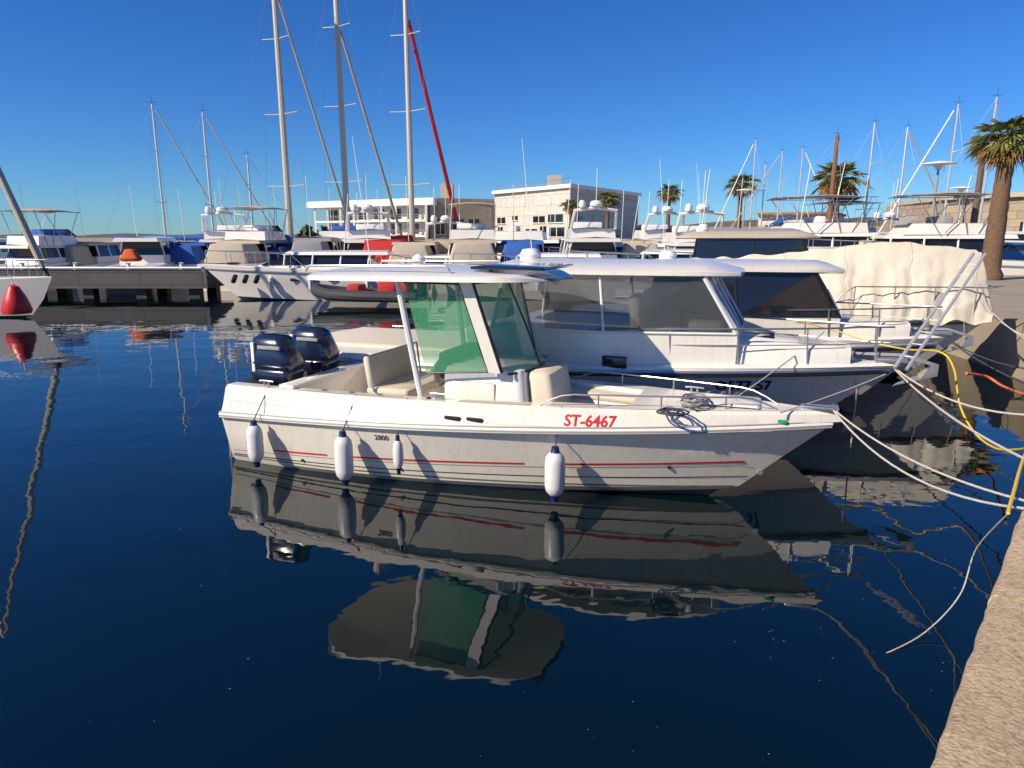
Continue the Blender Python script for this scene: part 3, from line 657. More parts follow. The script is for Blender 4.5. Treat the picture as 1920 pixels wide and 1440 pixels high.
for i in range(NT + 1):
    a = i / NT; x = 2.6 + 6.1 * a; ridge = ridge_at(x) + .018 * math.sin(i * .55); end = max(0, (x - 8.25) / .45)
    ridge -= 1.0 * min(1, end) ** 1.6; hw = abs(hD.at(4, min(x, 8.3))[1]) + .07; row = []
    ph = i * .26 + .9 * math.sin(i * .085); pl = .085 * (abs(math.sin(ph)) ** .55 - .7) + .030 * (abs(math.sin(ph * 2.7 + 1)) ** .6 - .6)
    for j in range(-20, 21):
        q = j / 20; aq = abs(q); sw = min(1, aq * 1.6)
        zz = ridge - (ridge - 1.42) * aq ** .80 - (.07 + .04 * math.sin(i * .21)) * math.sin(math.pi * aq)
        zz += pl * sw * .6 + .030 * (abs(math.sin(i * .17 + j * .31)) ** .6 - .6) + .014 * math.sin(i * .5 - j * .9)
        if aq > .93: zz -= .16 + .06 * math.sin(i * .5)
        row.append((x + .03 * math.sin(j * .9 + i * .2), q * hw + pl * sw * (1 if q > 0 else -1), zz))
    rows.append(row)
MB().grid(rows).add(rows[-1], [tuple(range(41))]).build('tarp', TARP, D_, ang=80)
for i in (16, 38, 60, 82, 104): MB().tube([(p[0], p[1], p[2] + .004) for p in rows[i]], .007, 5).build('seam', TAN, D_)
MB().tube([(r[0][0], r[0][1] - .004, r[0][2]) for r in rows], .010, 5).build('hem', TAN, D_)
mb = MB()
for i in range(4, 108, 12):
    for s_ in (0, 40):
        p = rows[i][s_]; mb.tube([p, (p[0] + .06, p[1] * .98, p[2] - .45)], .006, 5)
mb.each('lashing', ROPEW, D_)
mb = MB()
for s_ in (-1, 1):
    pts = [(5.6 + 3.0 * i / 12, s_ * (hD.at(5, 5.6 + 3.0 * i / 12)[1] * -.94 if i < 11 else .25), 1.42 + .55 * math.sin(min(1, i / 2) * math.pi / 2)) for i in range(13)]
    mb.tube(pts, .014, 6)
    for i in (2, 5, 8, 11): mb.tube([(pts[i][0], pts[i][1], 1.38), pts[i]], .012, 6)
mb.tube([(8.6, -.25, 1.97), (8.85, 0, 2.0), (8.6, .25, 1.97)], .014, 6)
mb.build('pulpit', STEEL, D_)
bE = Vector((bD.x + 1.6, bD.y + 2.9, 0))
E_, hE = cruiser(axo(bE, 8.2), 8.2, 2.8, 1.2, 1.45, 'white cruiser with tan canvas roof just beyond the tarped boat', roof=(.20, .62), roofz=2.95, glass=DGLASS, roofm=TAN, windows=False)
bF = Vector((bE.x + 1.2, bE.y + 3.6, 0))
cruiser(axo(bF, 9.0), 9.0, 3.1, 1.25, 1.5, 'white cruiser with grey canvas roof, farthest boat moored along the stone quay', roof=(.25, .66), roofz=3.05, glass=DGLASS, roofm=GREYC, windows=False)

# ------------------------------------------------------------------ ropes, cables
def rope(pts, r, m, label, cat='rope', name='mooring_rope', group=None, sm=True):
    return tag(MB().tube(bez(pts, 10) if sm else pts, r, 8).build(name, m), label, cat, group)
qa = P(1896, 955, 1.21)
cl = O + U * 6.2 + N * (-.16) + Vector((0, 0, 1.27))
bow_t = O + U * 7.40 + Vector((0, 0, 1.16))
gr = 'mooring ropes from the boats to the quay'
rope([tuple(p) for p in sag(bow_t + N * -.04, qp(3.05, .02, 1.2), .22)], .0095, ROPEW, 'upper of the two white ropes from the nearest boat bow to the quay edge', group=gr, sm=False)
rope([tuple(p) for p in sag(bow_t + N * .03, qp(3.22, .02, 1.2), .12)], .0095, ROPEW, 'lower taut white rope from the nearest boat bow to the quay edge', group=gr, sm=False)
def bowp(h_o, h, L, z): return h_o.location + U * L + Vector((0, 0, z))
for o_, L_, z_, k0, who in ((B_, 9.3, 1.25, 5.2, 'cruiser behind the nearest boat'), (C_, 8.5, 1.36, 8.3, 'dark-windowed cruiser'), (D_, 8.7, 1.46, 11.2, 'tarped boat')):
    for j, dk in ((-1, -1.0), (1, 1.1)):
        a = o_.location + U * L_ + N * (.12 * j) + Vector((0, 0, z_)); b = qp(k0 + dk, .03, 1.2)
        rope([tuple(p) for p in sag(a, b, .10 + .05 * (j + 1))], .012, ROPEW if o_ is not C_ else ROPED, ('near' if j < 0 else 'far') + ' mooring rope from the bow of the ' + who + ' to the quay', group=gr, sm=False)
# hanging loops and lines that drop into the water
rope([P(1585, 1252, -.10), P(1655, 1228, -.01), P(1735, 1185, .05), P(1800, 1115, .25), P(1830, 1030, .6), P(1893, 960, 1.21)], .005, ROPEW, 'thin slack rope rising out of the dark water to the quay edge')
rope([P(1604, 702, 1.15), P(1606, 740, .85), P(1600, 790, .35), P(1596, 830, .0)], .010, ROPEW, 'white line hanging straight down from the second boat bow')
rope([P(1494, 602, 1.62), P(1560, 618, 1.50), P(1640, 643, 1.35), P(1700, 655, 1.32), P(1762, 660, 1.38), P(1788, 690, 1.2), P(1800, 760, .85), P(1828, 812, .62), P(1866, 840, .62), P(1905, 843, .8), P(1935, 838, 1.0)], .012, YELLOW, 'yellow shore power cable drooping over the bows and towards the quay', 'cable', 'power_cable')
rope([P(1935, 820, 1.24), P(1915, 872, 1.24), P(1903, 915, 1.24), P(1890, 962, 1.22)], .012, YELLOW, 'short yellow cable lying along the quay edge at right', 'cable', 'power_cable')
rope([P(1812, 700, .9), P(1850, 706, .8), P(1880, 724, .72), P(1925, 742, .9)], .02, ORANGE, 'orange hose hanging between the bow and the quay at right', 'hose', 'water_hose')
g0 = P(1688, 692, 1.42); g1 = PD(1836, 476, g0.y + 1.1)
t = thing('gangway', 'slim raised aluminium gangway slanting up from a bow in front of the tarped boat', 'gangway', g0); d = g1 - g0; sdv = d.cross(Vector((0, 0, 1))).normalized() * .07
MB().tube([sdv, d + sdv], .020, 8).build('side_beam', ALU, t); MB().tube([-sdv, d - sdv], .022, 8).build('side_beam', ALU, t)
mb = MB()
for i in range(1, 10): mb.tube([d * i / 10 + sdv, d * i / 10 - sdv], .006, 6)
mb.each('rung', ALU, t)
rope([tuple(p) for p in sag(P(1382, 744, 1.17), P(1545, 622, 1.62), .03)], .009, ROPEW, 'pale line stretched from the nearest boat foredeck up to the boat behind', sm=False)
rope([tuple(p) for p in sag(P(1462, 774, 1.15), P(1660, 702, 1.32), .02)], .009, ROPEW, 'pale line from the nearest boat bow to the bow with the black number', sm=False)
# coil of rope on the foredeck
mb = MB()
pts = []
for i in range(150):
    a = i * .26; r_ = .09 + .05 * math.sin(i * .11) + .02 * random.random(); pts.append((r_ * math.cos(a), r_ * 1.5 * math.sin(a), .015 + .05 * i / 150 + .012 * random.random()))
cpos = O + U * 5.98 + N * (-.30) + Vector((0, 0, 1.165))
o = MB().tube(pts, .011, 6).build('rope_coil', mat('grey_rope', (.30, .30, .31), .9, noise=.4, nscale=40)); o.location = cpos; o.rotation_euler = (0, 0, AX)
tag(o, 'messy grey rope coil lying on the foredeck of the nearest boat', 'rope')
o = MB().tube([(p[0] * 1.1 + .25, p[1] * .6 - .1, p[2] * .7) for p in pts[:90]], .010, 6).build('rope_coil', ROPED); o.location = O + U * 5.55 + N * (-.62) + Vector((0, 0, 1.135)); o.rotation_euler = (0, 0, AX)
tag(o, 'dark blue rope bundle on the side deck of the nearest boat', 'rope')

# bits of leaf and foam drifting on the water
rnd = random.Random(3); mb = MB()
for i in range(90):
    if rnd.random() < .5: c_ = P(rnd.uniform(150, 1650), rnd.uniform(960, 1430), .004)
    else: c_ = P(rnd.uniform(1350, 1800), rnd.uniform(900, 1300), .004)
    r_ = rnd.uniform(.0015, .005); a_ = rnd.random() * 6
    mb.add([(c_.x + r_ * math.cos(a_ + q) * (1 + .6 * (k_ % 2)), c_.y + r_ * math.sin(a_ + q), .004) for k_, q in enumerate((0, 1.3, 2.4, 3.6, 5))], [(0, 1, 2, 3, 4)])
tag(mb.build('floating_debris', mat('debris', (.35, .30, .20), .8, noise=.5, nscale=3), smooth=False, fix=False), 'tiny pale specks of leaf and foam drifting on the dark water', 'debris', kind='stuff')

# ------------------------------------------------------------------ quay hardware
def bollard(k, d, lab):
    t = thing('bollard', lab, 'bollard', qp(k, d, 1.2), 0, 'bollards on the stone quay')
    MB().lathe([(0, 0), (.16, 0), (.16, .03), (.09, .06), (.08, .24), (.14, .29), (.14, .33), (.05, .36), (0, .36)], seg=20).build('post', mat('cast_iron', (.05, .05, .055), .6, noise=.3, bump=.3), t)
bollard(7.6, .45, 'black iron bollard on the quay near the row of bows')

# ------------------------------------------------------------------ far pier on the left
pA, pB = P(-160, 548, .0), P(388, 548, 0)
PY0, PY1 = 33.5, 36.5
f0 = PD(-200, 540, PY0).x; f1 = PD(386, 540, PY0 - .2).x
t = thing('pier', 'dark concrete pier at left with a white pipe along its edge', 'pier')
MB().prism([(f0, PY0), (f1, PY0), (f1, PY1), (f0, PY1)], .45, 1.35).build('deck_slab', PIERM, t, smooth=False, uvwall=True)
mb = MB()
for i in range(9): x = f1 - .8 - i * 2.6; mb.box((x, PY0 + .5, -.6), (.5, .5, 2.2)); mb.box((x, PY1 - .5, -.6), (.5, .5, 2.2))
mb.each('pile', mat('wet_concrete', (.05, .05, .048), .7, noise=.4), t)
MB().tube([(f0, PY0 - .03, 1.44), (f1 - .2, PY0 - .03, 1.44), (f1, PY0 + .1, 1.1)], .055, 8).build('pipe', WHITEP, t)
mb = MB()
for i in range(9): mb.lathe([(0, 0), (.12, 0), (.09, .06), (.08, .25), (.13, .3), (0, .34)], (f1 - 1.4 - i * 2.6, PY0 + .5, 1.35), 12)
mb.each('mooring_post', WHITEP, t)

# ------------------------------------------------------------------ background boats
def yacht(x, Y, L, rz, label, fly=False, arch=False, hullm=GEL2, canvas=None, h=1.5, ch=1.2, bimini=False, name='motor_yacht', flag=None, winm=DGLASS, radar=False, group='yachts moored across the basin', tub=None):
    """x in picture pixels at distance Y"""
    X = PD(x, 500, Y).x
    t = thing(name, label, 'motor yacht', (X, Y, 0), rz, group)
    Bm = L * .30
    def sh(p): return (p[0] - L / 2, p[1], p[2])
    hh = Hull([(L * .83, .05, 2, -.5, -.1, 3), (L * .86, Bm * .42, 2.0, -.05, .15, 2), (L * .93, Bm * .47, 2.3, h * .5, h * .62, 1), (L * .985, Bm * .50, 2.7, h * .8, h * 1.02, 1), (L, Bm * .49, 2.8, h * .9, h * 1.15, 1), (L * .985, Bm * .46, 2.8, h * .92, h * 1.17, 1)])
    def bld(mb, nm, m, par=t, **k):
        mb.v = [sh(p) for p in mb.v]; return mb.build(nm, m, par, **k)
    bld(hh.skin(MB(), 1, 5, 26, closed_top=.06), 'hull', hullm, ang=30)
    bld(hh.skin(MB(), 0, 1, 20), 'bottom', ANTI)
    mb = MB()
    for s_ in (-1, 1): mb.tube(hh.line(3, 0, .998, s_, 26, .015), .035, 5)
    mb.v = [sh(p) for p in mb.v]; mb.each('rub_rail', GREY if hullm is not NAVY else WHITEP, t)
    mb = MB(); rnd = random.Random(label)
    for s_ in (-1, 1):
        for i in range(rnd.choice((3, 4, 5))):
            xx = L * (.40 + .085 * i); p = hh.surf(2, xx, h * .68, .01, s_); mb.box(p, (L * .045, .03, h * .10), bev=.014)
    mb.v = [sh(p) for p in mb.v]; mb.each('porthole', DGLASS, t)
    z0 = h * .9
    def loft(x0, x1, w0, w1, za, zt, rk0, rk1, rim=.85):
        r_ = []
        n = 12
        for i in range(n + 1):
            a = i / n; ww = w0 + (w1 - w0) * a ** 2
            r_.append(((x0 + (x1 - x0) * a, ww), (x0 + rk0 + (x1 - rk1 - x0 - rk0) * a, ww * rim)))
        lo = [(p[0], -p[1], za) for p, q in r_]; hi = [(q[0], -q[1], zt) for p, q in r_]
        lo2 = [(p[0], p[1], za) for p, q in r_]; hi2 = [(q[0], q[1], zt) for p, q in r_]
        m_ = MB(); m_.grid([lo, hi]); m_.grid([lo2, hi2]); mid = [(q[0], 0, zt + .06) for p, q in r_]; m_.grid([hi, mid, hi2]); m_.grid([lo, lo2])
        m_.add([lo[0], hi[0], hi2[0], lo2[0]], [(0, 1, 2, 3)]); m_.add([lo[-1], hi[-1], hi2[-1], lo2[-1]], [(0, 1, 2, 3)])
        return m_
    # cabin in three layers: coaming, glass band, roof
    a0, a1 = L * .22, L * .80
    bld(loft(a0, a1, Bm * .41, Bm * .20, z0, z0 + ch * .38, .1, L * .07, .95), 'cabin', hullm if hullm is not NAVY else GEL2, ang=30)
    bld(loft(a0 + .12, a1 - L * .075, Bm * .385, Bm * .22, z0 + ch * .38, z0 + ch * .86, .15, L * .12, .88), 'window_band', winm, ang=30)
    bld(loft(a0 - L * .06, a1 - L * .17, Bm * .40, Bm * .24, z0 + ch * .86, z0 + ch, .05, .25, .93), 'roof', canvas or GEL2, ang=30)
    mb = MB()
    for s_ in (-1, 1):
        for i in range(4): xx = a0 + .3 + (a1 - L * .19 - a0) * i / 3.2; mb.tube([(xx, s_ * Bm * .385 * (1 - .04 * i), z0 + ch * .38), (xx - .05, s_ * Bm * .345 * (1 - .04 * i), z0 + ch * .87)], .05, 5)
    mb.v = [sh(p) for p in mb.v]; mb.each('window_pillar', GEL2, t)
    zt = z0 + ch
    if fly:
        bld(loft(L * .24, L * .56, Bm * .37, Bm * .28, zt, zt + .5, .1, .4, .96), 'flybridge', GEL2, ang=30)
        bld(MB().quad((L * .55, -Bm * .25, zt + .45), (L * .55, Bm * .25, zt + .45), (L * .50, Bm * .22, zt + .85), (L * .50, -Bm * .22, zt + .85), th=.02), 'flybridge_screen', tub or DGLASS, smooth=False)
        bld(MB().box((L * .40, 0, zt + .68), (.5, Bm * .5, .35), bev=.08), 'flybridge_seat', tub or WHITEP)
    if bimini:
        zb = zt + (1.85 if fly else .9); rows = []
        for i in range(9):
            a = i / 8; rows.append([(L * (.22 + .34 * a), Bm * .38 * q, zb + .12 * math.sin(math.pi * a) - .10 * q * q) for q in (-1, -.6, -.2, .2, .6, 1)])
        bld(MB().grid(rows), 'bimini', canvas or TAN)
        mb = MB()
        mb.tube([(L * .30, -Bm * .375, zb - .06), (L * .30, Bm * .375, zb - .06)], .02, 5)
        for s_ in (-1, 1):
            mb.tube([(L * .22, s_ * Bm * .375, zb - .06), (L * .56, s_ * Bm * .375, zb - .06)], .02, 5)
            for xa, xb in ((.24, .30), (.38, .34), (.54, .44), (.30, .42)): mb.tube([(L * xa, s_ * Bm * .37, zb - .05), (L * xb, s_ * Bm * .37, zt + .05)], .022, 5)
        mb.v = [sh(p) for p in mb.v]; mb.each('bimini_frame', STEEL, t)
    if arch or radar:
        az = zt + (.5 if fly else .0); mb = MB()
        for s_ in (-1, 1): mb.tube([(L * .24, s_ * Bm * .36, az), (L * .20, s_ * Bm * .33, az + .9), (L * .19, 0, az + 1.05)], .10, 6)
        bld(mb, 'radar_arch', GEL2)
        bld(MB().lathe([(0, 0), (.3, 0), (.34, .12), (.24, .26), (0, .3)], (L * .19, 0, az + 1.12), 14), 'radome', WHITEP)
        bld(MB().lathe([(0, 0), (.16, 0), (.2, .16), (.13, .34), (0, .38)], (L * .19, Bm * .22, az + 1.05), 12), 'satellite_dome', WHITEP)
        bld(MB().tube([(L * .19, 0, az + 1.3), (L * .18, 0, az + 3.0)], .02, 5), 'antenna', WHITEP)
    mb = MB()
    for s_ in (-1, 1):
        pts = [(L * (.52 + .46 * i / 14), hh.at(5, L * (.52 + .46 * i / 14), s_)[1] * .93, hh.at(5, L * (.52 + .46 * i / 14))[2] + .62 * min(1, i / 2)) for i in range(15)]
        mb.tube(pts, .02, 5)
        for i in range(2, 15, 3): mb.tube([(pts[i][0], pts[i][1], pts[i][2] - .62), pts[i]], .016, 5)
    bld(mb, 'bow_rail', STEEL)
    mb = MB()
    for s_ in (-1, 1):
        for q_ in (.25, .5, .68):
            p = hh.surf(2, L * q_, h * .6, .14, s_); mb.lathe([(0, -.34), (.07, -.33), (.12, -.26), (.12, .2), (.05, .28), (0, .3)], p, 8)
    mb.v = [sh(p) for p in mb.v]; mb.each('fender', FEND if rnd.random() < .6 else NAVYC, t)
    bld(MB().tube([(L * .36, Bm * .2, zt), (L * .33, Bm * .2, zt + 2.6 + rnd.random())], .018, 4), 'whip_antenna', WHITEP)
    bld(MB().box((L * .86, 0, h * 1.12 + .1), (.5, .5, .1), bev=.04), 'deck_hatch', DGLASS)
    if canvas: bld(MB().box((L * .12, 0, z0 + ch * .45), (L * .2, Bm * .76, ch * .85), taper=.8, bev=.15), 'cockpit_cover', canvas)
    if flag: bld(MB().tube([(.15, 0, z0), (-.3, 0, z0 + 1.3)], .02, 5), 'flagstaff', WOOD)
    return t
def sailboat(x, Y, L, rz, mast_h, label, cover=None, stay=None, hullm=GEL2, mastm=ALU, mr=.09, sprd=3, group='sailing yachts across the basin', h=1.25, lean=0.0, mx=.48, boom=True, stayr=.06, sz=None):
    X = PD(x, 300, Y).x
    t = thing('sailing_yacht', label, 'sailing yacht', (X, Y, 0), rz, group)
    Bm = L * .29; dx = L * mx
    hh = Hull([(L * .8, .05, 2, -.6, -.1, 3), (L * .86, Bm * .38, 2.0, -.05, .15, 2), (L * .95, Bm * .47, 2.3, h * .6, h * .7, 1), (L, Bm * .50, 2.6, h * .95, h * 1.12, 1), (L * .99, Bm * .47, 2.6, h * .98, h * 1.15, 1)], stern=.8)
    def bld(mb, nm, m, **k): mb.v = [(p[0] - dx, p[1], p[2]) for p in mb.v]; return mb.build(nm, m, t, **k)
    bld(hh.skin(MB(), 1, 4, 26, closed_top=.08), 'hull', hullm, ang=30); bld(hh.skin(MB(), 0, 1, 20), 'bottom', ANTI)
    mb = MB()
    for s_ in (-1, 1): mb.tube(hh.line(3, 0, .998, s_, 26, .01, -.1), .025, 5)
    mb.v = [(p[0] - dx, p[1], p[2]) for p in mb.v]; mb.each('sheer_stripe', NAVY if hullm is not NAVY else WHITEP, t)
    bld(MB().box((L * .48, 0, h + .22), (L * .42, Bm * .5, .42), taper=.86, bev=.12), 'coach_roof', GEL2)
    mb = MB()
    for s_ in (-1, 1):
        for i in range(3): mb.box((L * (.36 + .1 * i), s_ * Bm * .245, h + .25), (L * .06, .05, .14), bev=.02)
    mb.v = [(p[0] - dx, p[1], p[2]) for p in mb.v]; mb.each('cabin_window', DGLASS, t)
    base = h + .4
    bld(MB().tube([(dx, 0, base), (dx, 0, mast_h)], mr, 10, r2=mr * .75), 'mast', mastm)
    mb = MB(); w_ = MB(); chain = hh.at(3, dx)[1]
    for k in range(sprd):
        z = base + (mast_h - base) * (k + 1) / (sprd + .9); sw = Bm * (.40 - .06 * k)
        mb.tube([(dx - .12, -sw, z + .05), (dx, 0, z), (dx - .12, sw, z + .05)], .03, 5)
    for s_ in (-1, 1):
        last = (dx, s_ * abs(chain), h + .1)
        for k in range(sprd):
            z = base + (mast_h - base) * (k + 1) / (sprd + .9); sw = Bm * (.40 - .06 * k); nx = (dx - .12, s_ * sw, z + .05)
            w_.tube([last, nx], .011, 4); last = nx
        w_.tube([last, (dx, 0, mast_h - .1)], .011, 4)
    w_.tube([(.1, 0, h + .1), (dx, 0, mast_h)], .010, 4)
    mb.v = [(p[0] - dx, p[1], p[2]) for p in mb.v]; mb.each('spreader', mastm, t); bld(w_, 'rigging', WIRE)
    if stay: bld(MB().tube([(L * .97, 0, h + .4), (L * .95, 0, h + .8), (dx + .25, 0, sz or mast_h * .965)], [stayr * .6, stayr, stayr * .8], 8), 'furled_headsail', stay)
    else: bld(MB().tube([(L * .98, 0, h + .2), (dx, 0, mast_h * .98)], .012, 4), 'forestay', WIRE)
    if boom:
        bld(MB().tube([(dx, 0, base + .9), (dx - L * .36, 0, base + .95)], .07, 8), 'boom', mastm)
        if cover:
            rows = []
            for i in range(13):
                a = i / 12; xx = dx + .1 - L * .36 * a; rr = .20 * (1 - .45 * a) + .015 * math.sin(i * 2.1); rows.append([(xx, rr * .8 * math.cos(q * math.pi / 4), base + 1.08 + rr * 1.4 * math.sin(q * math.pi / 4)) for q in range(8)])
            bld(MB().grid(rows, close=True), 'sail_cover', cover, ang=60)
    bld(MB().tube([(dx, 0, mast_h), (dx, 0, mast_h + .55)], .012, 4).tube([(dx - .3, 0, mast_h + .12), (dx + .3, 0, mast_h + .12)], .012, 4), 'wind_vane', BLACK)
    mb = MB()
    for s_ in (-1, 1):
        pts = [(L * (.05 + .93 * i / 16), hh.at(4, L * (.05 + .93 * i / 16), s_)[1] * .95, hh.at(4, L * (.05 + .93 * i / 16))[2] + .6) for i in range(17)]
        mb.tube(pts, .014, 4)
        for i in range(0, 17, 2): mb.tube([(pts[i][0], pts[i][1], pts[i][2] - .6), pts[i]], .014, 4)
    bld(mb, 'guard_rail', STEEL)
    return t
random.seed(12)
# white motor yacht in front of the basin: bow towards the left
FY = yacht(592, 33.0, 10.5, R(184), 'white yacht with three oval windows near its bow, at the dark pier end', h=1.42, ch=.95, hullm=GEL2)
mb = MB()
for i in range(3):
    for sd_ in (-1, 1): mb.box((3.55 - i * .55, sd_ * (.98 + .16 * i), 1.02), (.22, .30, .40), bev=.09, shear=-.10)
mb.each('oval_window', DGLASS, FY)
# row behind the pier (left)
yacht(120, 40.0, 9.5, R(78), 'flybridge yacht with a wide flat bimini above and a blue helm seat, far left', fly=True, bimini=True, h=1.5, ch=1.1, canvas=None, tub=BLUEC)
yacht(300, 40.5, 9.5, R(98), 'cruiser with tall white hardtop and orange-red canvas bundle, behind the dark pier', h=1.5, ch=1.5, arch=False, flag=True)
p = PD(282, 468, 37.2); o = MB().box((0, 0, 0), (1.0, .6, .62), taper=.6, bev=.15).build('deck_cover', mat('orange_red_canvas', (.60, .10, .02), .8, noise=.3)); o.location = (p.x, 35.2, 2.0)
tag(o, 'orange-red canvas bundle under the arched hardtop at left', 'cover')
yacht(205, 43, 8.5, R(84), 'small yacht with tan canvas roof between the bimini yacht and the arched hardtop', canvas=TAN, h=1.4, ch=1.3)
yacht(20, 44, 11, R(95), 'white yacht with navy hull standing at the far left edge behind the furled sail', hullm=NAVY, h=1.7, ch=1.2)
yacht(450, 46, 12, R(100), 'white flybridge yacht carrying radar arch and domes, left of the tall masts', fly=True, arch=True, h=1.7, ch=1.2)
yacht(560, 45, 10, R(86), 'yacht with a navy canvas cockpit cover under the first tall mast', canvas=NAVYC, h=1.4, ch=1.2)
yacht(655, 47, 12, R(94), 'tall flybridge yacht between the first and second tall masts', fly=True, h=1.7, ch=1.2, tub=BLUEC)
yacht(740, 42, 9, R(88), 'yacht wearing a bright red canvas cover over its roof and stern', canvas=REDC, h=1.5, ch=1.35)
yacht(835, 46, 11, R(97), 'cream-topped yacht with radar arch, right of the third tall mast', arch=True, h=1.6, ch=1.3, canvas=TAN)
yacht(930, 44, 12, R(172), 'long white yacht lying broadside below the stone building', h=1.6, ch=1.25, fly=True)
yacht(1050, 47, 10, R(84), 'yacht with a navy canvas cover in front of the pale building corner', canvas=NAVYC, h=1.5, ch=1.25)
yacht(1130, 40, 11, R(176), 'broadside white yacht with a sleek low roof below the shaded end of the building', h=1.5, ch=1.15)
yacht(1215, 46, 11, R(96), 'flybridge yacht with domes left of the lone small palm', fly=True, arch=True, h=1.7, ch=1.25)
yacht(1330, 42, 10, R(82), 'yacht with grey canvas cover right of the lone small palm', canvas=GREYC, h=1.5, ch=1.3)
yacht(1470, 38, 14, R(174), 'largest white flybridge yacht with hard bimini, left of the wooden mast', fly=True, bimini=True, h=2.0, ch=1.3, canvas=None, arch=False)
yacht(1600, 44, 11, R(92), 'white yacht with radar arch behind the tarped boat', arch=True, h=1.7, ch=1.35)
yacht(1700, 34, 12, R(172), 'broadside yacht with grey enclosed upper deck left of the round street lamps', fly=True, bimini=True, h=1.9, ch=1.3, canvas=None, tub=GREYC)
# second, nearer rank seen between the roofs
yacht(800, 37, 9, R(178), 'low open white boat lying broadside behind the nearest boat hardtop', h=1.25, ch=.8)
yacht(1010, 33, 8.5, R(176), 'low white day boat with brown side glass above the second boat roof', h=1.3, ch=.95, winm=mat('brown_glass', (.06, .035, .02), .08))
yacht(1250, 30, 9, R(170), 'white sports yacht just above the hardtop of the second boat', h=1.45, ch=1.05)
yacht(1420, 27, 9, R(168), 'white sports yacht directly above the third boat roof', h=1.5, ch=1.15)
xt_ = [(385, 44, 10, 96, 'white yacht with blue canvas cover just left of the yacht with radar arch and domes', dict(canvas=BLUEC)),
 (505, 43, 11, 84, 'tan-roofed flybridge yacht right of the yacht with radar arch and domes', dict(fly=True, canvas=TAN, bimini=True)),
 (612, 42, 9, 92, 'small grey-canvas yacht in front of the terraced building left part', dict(canvas=GREYC)),
 (700, 43, 11, 98, 'yacht with white flybridge and radar arch behind the red canvas yacht', dict(fly=True, arch=True)),
 (795, 41, 10, 88, 'cream yacht with tan cockpit cover beside the third tall mast', dict(canvas=TAN, hullm=GEL)),
 (885, 40, 11, 94, 'flybridge yacht with a tan bimini in front of the pale block left corner', dict(fly=True, bimini=True, canvas=TAN)),
 (985, 41, 10, 86, 'yacht with blue cockpit cover before the bright front of the pale block', dict(canvas=BLUEC)),
 (1092, 40, 11, 95, 'flybridge yacht with a radar arch in front of the shaded end of the pale block', dict(fly=True, arch=True)),
 (1175, 43, 10, 90, 'yacht with tan canvas cover at the right end of the pale block', dict(canvas=TAN)),
 (1275, 39, 11, 93, 'flybridge yacht with domes under the lone small palm', dict(fly=True, arch=True)),
 (1385, 44, 11, 88, 'yacht with white hard roof and blue cover under the mid-sized palm', dict(canvas=BLUEC)),
 (1545, 41, 11, 96, 'tan-canopied flybridge yacht at the foot of the wooden mast', dict(fly=True, bimini=True, canvas=TAN)),
 (1655, 40, 10, 90, 'grey-covered yacht between the wooden mast and the street lamps', dict(canvas=GREYC))]
for i_, (x_, Y_, L_, r_, lab_, kw_) in enumerate(xt_): yacht(x_, Y_, L_, R(r_), lab_, h=1.5 + .08 * (i_ % 3), ch=1.2 + .07 * (i_ % 4), **kw_)
# the three tall masts and their furled headsails
CRM = mat('mast_cream', (.58, .50, .38), .4, .2, noise=.1)
sailboat(535, 46, 14, R(63), PD(520, -60, 46).z, 'sailing yacht with the leftmost of the three tallest masts and brown furled headsail', cover=BLUEC, stay=TAN, mastm=CRM, mr=.22, stayr=.09, sz=PD(527, -10, 46).z)
sailboat(645, 48, 14, R(63), PD(636, -90, 48).z, 'sailing yacht with the middle of the three tallest masts', cover=GREYC, stay=TAN, mastm=CRM, mr=.22, stayr=.11, sz=PD(642, 55, 48).z)
sailboat(769, 47, 14, R(63), PD(760, -70, 47).z, 'sailing yacht whose furled headsail is bright red', cover=REDC, stay=RED, mastm=CRM, mr=.20, stayr=.16, sz=PD(766, 35, 47).z)
for x, Y, top, st, lab in ((296, 55, 195, TAN, 'lower-left mast with brown furled sail, above the arched hardtop'), (388, 55, 210, TAN, 'mast with brown furled sail left of the radar arch yacht'),
                       (464, 62, 290, None, 'short thin mast just left of the leftmost tallest mast'),):
    hgt = PD(x, top, Y).z
    sailboat(x, Y, 11, R(10), hgt, 'sailing yacht with a ' + lab, cover=BLUEC, stay=st, mr=.10, sprd=2)
lst = ((1415, 75, 262, 'first thin mast right of the fourth palm'), (1436, 78, 308, 'shortest mast right of the fourth palm'), (1466, 74, 283, 'thin mast in the middle of the close group of masts'),
       (1504, 72, 278, 'mast nearest left of the wooden mast'), (1633, 52, 230, 'tall mast right of the big round-crowned palm'), (1695, 50, 238, 'tall mast halfway to the street lamps'),
       (1784, 48, 195, 'tall mast rising behind the higher street lamp'), (1853, 46, 182, 'tallest mast at right, left of the nearest palm'))
for i, (x, Y, top, lab) in enumerate(lst):
    sailboat(x, Y, 10 + (i % 3), R((-170, 12, 175, -8)[i % 4]), PD(x, top, Y).z, 'sailing yacht, ' + lab, cover=(BLUEC, None, GREYC, TAN)[i % 4], stay=(WHITEP, None, TAN)[i % 3], mr=.085, sprd=2)
sailboat(1566, 50, 12, R(170), PD(1566, 253, 50).z, 'wooden-masted sailing yacht with a thick reddish brown mast', cover=TAN, mastm=WOOD, mr=.18, sprd=2, hullm=NAVY)
